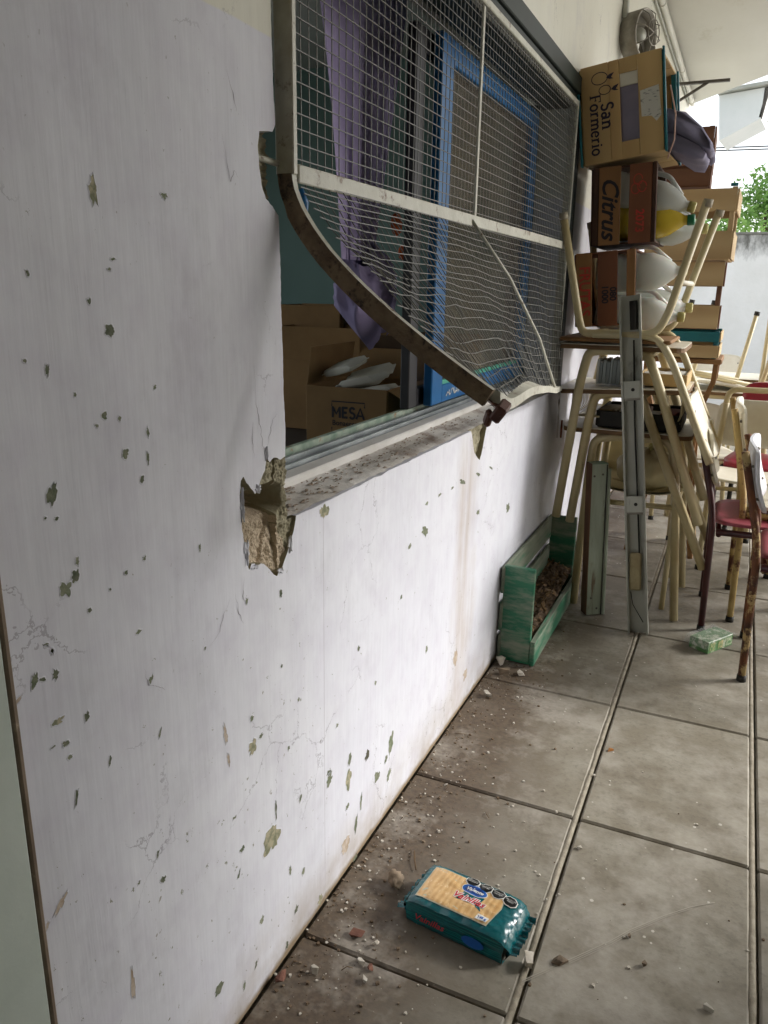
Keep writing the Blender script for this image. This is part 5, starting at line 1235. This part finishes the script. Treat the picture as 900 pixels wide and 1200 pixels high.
# ================================================================ chairs on the right
chair('school_chair', 'rusty brown framed chair with grey-white back at the right edge of the picture', (.995, 2.83, 0), (0, 0, -R(91)), m_rust, m_redseat, m_grey_ply, hb=.775, m_leg=m_maroon)
chair('school_chair', 'rusty cream framed chair with white back and faded red seat behind the rusty brown chair', (.938, 3.36, 0), (0, 0, -R(88)), m_cream_rust, m_white_ply, m_white_ply, hb=.84, zs=.475)
chair('school_chair', 'maroon framed chair nearest the desk pile', (.838, 3.215, 0), (0, 0, -R(88)), m_maroon, m_redseat, m_white_ply, hb=.76, zs=.435)
chair('upholstered_chair', 'red padded chair seen behind the white-backed chairs', (.86, 4.25, 0), (0, 0, R(168)), m_black, m_red_pad, m_red_pad, hb=.80, pad=.035, w_=.21)
chair('school_chair', 'cream chair with rounded white back standing beyond the rusty chairs', (.76, 3.98, 0), (0, 0, R(8)), m_cream, m_white_ply, m_white_ply, hb=.80, round_back=True)
chair('school_chair', 'cream chair at the far right edge partly out of the picture', (1.18, 4.05, 0), (0, 0, R(15)), m_cream_rust, m_white_ply, m_white_ply, hb=.82)
chair('school_chair', 'rust-stained cream chair crowded behind the red-seated chairs', (1.12, 3.62, 0), (0, 0, -R(80)), m_cream_rust, m_white_ply, m_white_ply, hb=.80)
chair('school_chair', 'upturned cream chair lying on the desk at the far right', (1.02, 5.32, 1.19), (R(180), R(-6), R(75)), m_cream, m_white_ply, m_white_ply, hb=.76)
chair('school_chair', 'cream chair turned sideways beyond the wooden stand', (.55, 4.42, 0), (0, 0, R(-70)), m_cream, m_white_ply, m_white_ply, hb=.80)
# farther desks, an upturned chair and a bag
U0 = [(-.24, 0), (-.20, .62), (-.17, .715), (.17, .715), (.20, .62), (.24, 0)]
for (cx, cy, lb) in ((.62, 4.85, 'white-topped school desk carrying the far upturned chair'), (.52, 5.65, 'farther white-topped school desk in the bright part of the veranda'), (1.15, 5.3, 'white-topped school desk at the far right beside the padded chair')):
    desk('school_desk', lb, .74, [(cx+x, z) for x, z in U0], cy-.2, cy+.2, (cx-.3, cx+.3), (cy-.23, cy+.23), m_cream, basket=False)
chair('school_chair', 'upturned cream chair with legs in the air on the far desk', (.60, 4.85, 1.19), (R(180), R(9), R(20)), m_cream, m_white_ply, m_white_ply, hb=.76)
chair('school_chair', 'cream chair standing behind the farther desk', (.45, 6.3, 0), (0, 0, R(175)), m_cream, m_white_ply, m_white_ply)
bg_ = thing('shoulder_bag', 'black bag with a pale strap lying on the far right desk', 'bag', (1.0, 5.2, .745))
mb = MB(); mb.grid(lambda u, v: (1.02+.16*math.cos(2*math.pi*u)*math.cos(math.pi*(v-.5))*(1+.2*nz(u*6, v*6)), 5.2+.1*math.sin(2*math.pi*u)*math.cos(math.pi*(v-.5)), .83+.085*math.sin(math.pi*(v-.5))*(1+.2*nz(u*5, v*5, 3))), 26, 14); mb.build('bag_body', m_darkcloth, bg_)
mb = MB(); mb.tube([(.92, 5.12, .86), (.96, 5.08, .93), (1.04, 5.08, .94), (1.12, 5.12, .87)], .009, n=6); mb.build('strap', m_white_ply, bg_)

# ================================================================ yard beyond the veranda
m_bwall = None
def bwall_mat():
    m, N, L, b = nodes_of('stained_boundary_wall'); g = NG(N, L); P, x, y, z = g.pos()
    c = g.mix(g.rng(g.noise(P, 2, 5), .35, .65), lin('#f2f1ee'), lin('#e9e8e3'))
    n = g.noise(g.scale(P, (3, 3, 1.2)), 2.2, 6, .7)
    k = g.math('MULTIPLY', g.rng(g.math('ADD', z, g.math('MULTIPLY', n, .5)), 1.95, 2.2), g.rng(n, .3, .6, .4, 1))
    c = g.mix(k, c, lin('#6d6c66')); c = g.mix(g.rng(g.noise(P, 7, 6), .66, .76, 0, .4), c, lin('#8d8b84'))
    L.new(c, b.inputs['Base Color']); b.inputs['Roughness'].default_value = .9; L.new(g.bump(g.noise(P, 18, 5), .5, .01), b.inputs['Normal']); return m
bw = thing('boundary_wall', 'white yard wall with grey mould along its top at the far end', 'wall', (1.5, 12.1, 0))
mb = MB(); mb.box((2.0, 12.1, .99), (7.5, .18, 2.1), bev=.01); mb.build('wall_panel', bwall_mat(), bw)
mb = MB(); mb.box((2.0, 12.095, 2.05), (7.5, .22, .03), bev=.006); mb.build('coping', mat('mouldy_coping', '#77766f', '#8f8d84', rough=.95, scale=5), bw)
rf = thing('neighbouring_roof', 'white overhanging eave of the neighbouring building above the yard', 'roof', (.4, 9.5, 2.7))
m_eave = mat('white_eave_paint', '#e6e8e6', '#dadedb', rough=.8, scale=2)
mb = MB(); mb.prism([(.13, 3.13), (.53, 3.17), (.53, 2.90), (.18, 2.72)], lambda a, b_, d_: (a+.10*(d_-9), d_, b_), 9.0, 9.6); mb.build('eave', m_eave, rf)
mb = MB(); mb.box((.545, 9.05, 3.04), (.035, .10, .27), rot=Euler((0, R(8), 0)), bev=.004); mb.build('gutter_end', m_dmetal, rf)
mb = MB(); mb.prism([(.12, 3.135), (.60, 3.185), (.60, 3.215), (.12, 3.165)], lambda a, b_, d_: (a+.10*(d_-9), d_, b_), 8.92, 10.7); mb.build('roof_sheet', m_galv, rf)
m_leaf = mat('foliage', '#6d9a48', '#8fb560', rough=.6, scale=3, rand=.1); m_bark = mat('bark', '#5b4a38', '#463828', rough=.9, scale=9, bump=.6)
def tree(label, x, y, h, rx, rz, seed, n=1500):
    r_ = random.Random(seed); t = thing('tree', label, 'tree', (x, y, -.06), group='trees beyond the yard wall')
    mb = MB(); mb.tube([(x, y, -.06), (x+.05, y, h*.3), (x-.04, y+.05, h*.62), (x+.03, y, h*.9)], [.11, .085, .06, .02], n=8); mb.build('trunk', m_bark, t)
    for k in range(6):
        q = k*1.05+r_.random(); z0 = h*(.35+.08*k); mb = MB()
        mb.tube([(x, y, z0), (x+math.cos(q)*rx*.4, y+math.sin(q)*rx*.4, z0+.25), (x+math.cos(q)*rx*.75, y+math.sin(q)*rx*.75, z0+.5)], [.04, .028, .01], n=6); mb.build('limb', m_bark, t)
    mb = MB(); cl_ = [(Vector((r_.gauss(0, .42)*rx, r_.gauss(0, .42)*rx, r_.gauss(0, .45)*rz)), r_.uniform(.16, .36)) for _ in range(34)]
    for k in range(n):
        c0, rr = r_.choice(cl_); d_ = Vector((r_.gauss(0, 1), r_.gauss(0, 1), r_.gauss(0, 1))).normalized()*rr*r_.random()**.4
        c = Vector((x, y, h-rz*.75)) + c0 + d_; s = r_.uniform(.03, .07); e = Euler((r_.uniform(-1, 1), r_.uniform(-1, 1), r_.uniform(0, 6.3))).to_matrix()
        mb.add([c+e @ Vector(p)*s for p in ((-1, 0, 0), (0, .45, .12), (1, 0, 0), (0, -.45, .12))], [(0, 1, 2), (0, 2, 3)])
    mb.build('crown', m_leaf, t)
tree('middle leafy tree behind the yard wall', .72, 13.6, 2.85, .55, .5, 1)
tree('fuller light green tree at the right edge behind the yard wall', 1.35, 13.3, 3.2, .7, .7, 2, 2200)
tree('low bushy tree beside the pale crates behind the yard wall', .15, 14.2, 2.55, .45, .35, 3, 900)
for k, (z, x0) in enumerate(((4.05, 0), (4.0, .1))):
    mb = MB(); mb.tube([(-6+x0, 18, z+.25), (-2, 17.6, z-.02), (2, 17.2, z-.15), (7, 16.8, z+.2)], .012, n=5)
    tag(mb.build('overhead_wire', m_black), ('upper' if k == 0 else 'lower') + ' overhead wire crossing the bright sky', 'wire')

# ================================================================ rubble on the floor
m_plaster = mat('broken_plaster', '#cfcabf', '#b5ac9d', rough=.9, scale=40, bump=.4, rand=.12); m_stone = mat('brown_stone', '#857460', '#6b5d4c', rough=.85, scale=30, bump=.5); m_brickb = mat('brick_bit', '#7d5544', '#69453a', rough=.9, scale=40, bump=.5)
def shard(name, label, cat, x, y, sx, sy, sz, seed, m_, rz=0.0, round_=False, group=None):
    r_ = random.Random(seed); bm = bmesh.new()
    if round_: bmesh.ops.create_icosphere(bm, subdivisions=3, radius=1)
    else:
        for k in range(14): bm.verts.new((r_.uniform(-1, 1), r_.uniform(-1, 1), r_.choice((-1, 1))*r_.uniform(.6, 1)))
        bmesh.ops.convex_hull(bm, input=bm.verts[:])
        bmesh.ops.delete(bm, geom=[v for v in bm.verts if not v.link_faces], context='VERTS')
    for v in bm.verts:
        k = 1+(.45*nz(v.co.x*2+seed, v.co.y*2, v.co.z*2) if round_ else 0); v.co = Vector((v.co.x*sx*k, v.co.y*sy*k, v.co.z*sz*k))
    zm = min(v.co.z for v in bm.verts); me = bpy.data.meshes.new(name)
    for v in bm.verts: v.co.z -= zm
    bm.to_mesh(me); bm.free(); me.materials.append(m_)
    if round_: me.polygons.foreach_set('use_smooth', [True]*len(me.polygons))
    o = bpy.data.objects.new(name, me); col.objects.link(o); o.location = (x, y, .0015); o.rotation_euler = (0, 0, rz); tag(o, label, cat, group); return o
shard('stone', 'rounded brown stone beside the left end of the biscuit packet', 'stone', .118, 1.285, .016, .023, .015, 5, m_stone, rz=.5, round_=True)
G_ = 'plaster fragments on the floor'
for i, (x, y, a, b_, h, lb, m_) in enumerate(((.102, 1.128, .017, .011, .004, 'flat pinkish plaster fragment left of the biscuit packet', m_brickb), (.148, 1.124, .008, .009, .006, 'small white plaster fragment just below the packet corner', m_plaster),
        (.138, 1.072, .013, .006, .005, 'long white plaster fragment at the tile joint left of the packet', m_plaster), (.160, 1.068, .006, .011, .004, 'tan plaster fragment beside the long white one', m_brickb), (.166, 1.040, .010, .007, .004, 'white plaster fragment nearest the bottom of the picture', m_plaster),
        (.022, .967, .012, .014, .012, 'reddish brick fragment at the foot of the wall near the bottom', m_brickb), (.070, 1.016, .008, .008, .007, 'pale plaster lump near the wall at lower left', m_plaster), (.028, 2.387, .016, .018, .016, 'white plaster lump at the near foot of the green planter', m_plaster),
        (.062, 2.335, .022, .016, .010, 'grey plaster fragment in front of the green planter', m_stone), (.112, 2.352, .018, .013, .006, 'flat grey plaster fragment in front of the planter corner', m_plaster), (.062, 2.164, .020, .016, .008, 'pale plaster fragment by the wall short of the planter', m_plaster),
        (.432, 1.205, .017, .010, .011, 'white plaster fragment under the right end of the biscuit packet', m_plaster), (.487, 1.236, .015, .013, .005, 'curled grey-brown scrap on the tile right of the packet', m_stone), (.637, 1.299, .007, .005, .005, 'small grey pebble on the near right tile', m_stone),
        (.754, 1.250, .010, .006, .005, 'pale scrap near the bottom right joint', m_plaster), (.462, 1.577, .008, .006, .003, 'white paint fragment on the middle tile', m_plaster), (.60, 1.36, .006, .004, .003, 'grey pebble between the packet and the right joint', m_stone))):
    shard('plaster_fragment', lb, 'fragment', x, y, a, b_, h, 30+i, m_, rz=i*1.3, group=G_)
o = shard('orange_scrap', 'orange scrap lying on the tile in front of the leaning channel', 'scrap', .459, 2.02, .014, .006, .004, 77, mat('orange_scrap', '#b9783a', '#d0a070', rough=.6, scale=60), rz=.7)
tw = MB(); tw.tube([(.115, 1.40, .004), (.128, 1.37, .007), (.142, 1.345, .004)], .0016, n=5); tag(tw.build('dry_twig', m_leaf_dry), 'thin straw-coloured twig above the brown stone', 'twig')
rd = random.Random(17); cr = [MB(), MB(), MB()]
for k in range(2000):
    y = rd.uniform(.9, 3.0); near = rd.random()
    x = .004+abs(rd.gauss(0, .085)) if near < .72 else rd.uniform(.02, .95) if near < .8 else .004+abs(rd.gauss(0, .2))
    if near >= .72 and rd.random() < .55: y = rd.uniform(.9, 1.7)
    s = .0007+.0042*rd.random()**3; a = rd.uniform(0, 6.3); h = s*rd.uniform(.3, .9)
    if abs(((x-.034) % .3985)) < .008: continue
    pts = [(x+math.cos(a+q)*s*rd.uniform(.6, 1.2), y+math.sin(a+q)*s*rd.uniform(.6, 1.2)) for q in (0, 1.3, 2.5, 3.8, 5.1)]
    m_ = cr[0 if rd.random() < (.3 if x < .25 else .8) else 1 if rd.random() < .75 else 2]
    m_.add([(p, q, .0005) for p, q in pts]+[(p*.8+x*.2, q*.8+y*.2, .0005+h) for p, q in pts], [(0, 1, 6, 5), (1, 2, 7, 6), (2, 3, 8, 7), (3, 4, 9, 8), (4, 0, 5, 9), (5, 6, 7, 8, 9)])
for m_, mm, nm, lb in ((cr[0], m_plaster, 'plaster_crumbs', 'scattered white plaster crumbs along the foot of the wall'), (cr[1], mat('brown_soil_crumb', '#75634f', '#5f4e3c', rough=.95), 'soil_crumbs', 'scattered brown soil crumbs along the foot of the wall'), (cr[2], m_stone, 'grit', 'scattered grey-brown grit on the floor tiles')):
    tag(m_.build(nm, mm), lb, 'rubble', kind='stuff')
mb = MB()
for k in range(26):
    x, y, a, l = abs(rd.gauss(0, .10))+.01, rd.uniform(1.0, 2.9), rd.uniform(0, 6.3), rd.uniform(.008, .03)
    mb.tube([(x, y, .002), (x+math.cos(a)*l*.5, y+math.sin(a)*l*.5, .005), (x+math.cos(a+.3)*l, y+math.sin(a+.3)*l, .002)], .0007, n=4)
tag(mb.build('straw_bits', m_leaf_dry), 'short dry straw bits in the dirt by the wall', 'straw', kind='stuff')

sm = MB(); pts = [(.431, 1.166), (.50, 1.25), (.565, 1.33), (.60, 1.38), (.66, 1.45), (.71, 1.50), (.755, 1.535)]
for a in range(3): stroke(sm, [(x+.002*a+.002*nz(k, a), y-.0035*a) for k, (x, y) in enumerate(pts[a//2:len(pts)-a])], .0018-.0003*a, lambda p, q: (p, q, .0016))
tag(sm.build('scuff_mark', mat('pale_scuff', '#a8a295', rough=.9), floor), kind='stuff')
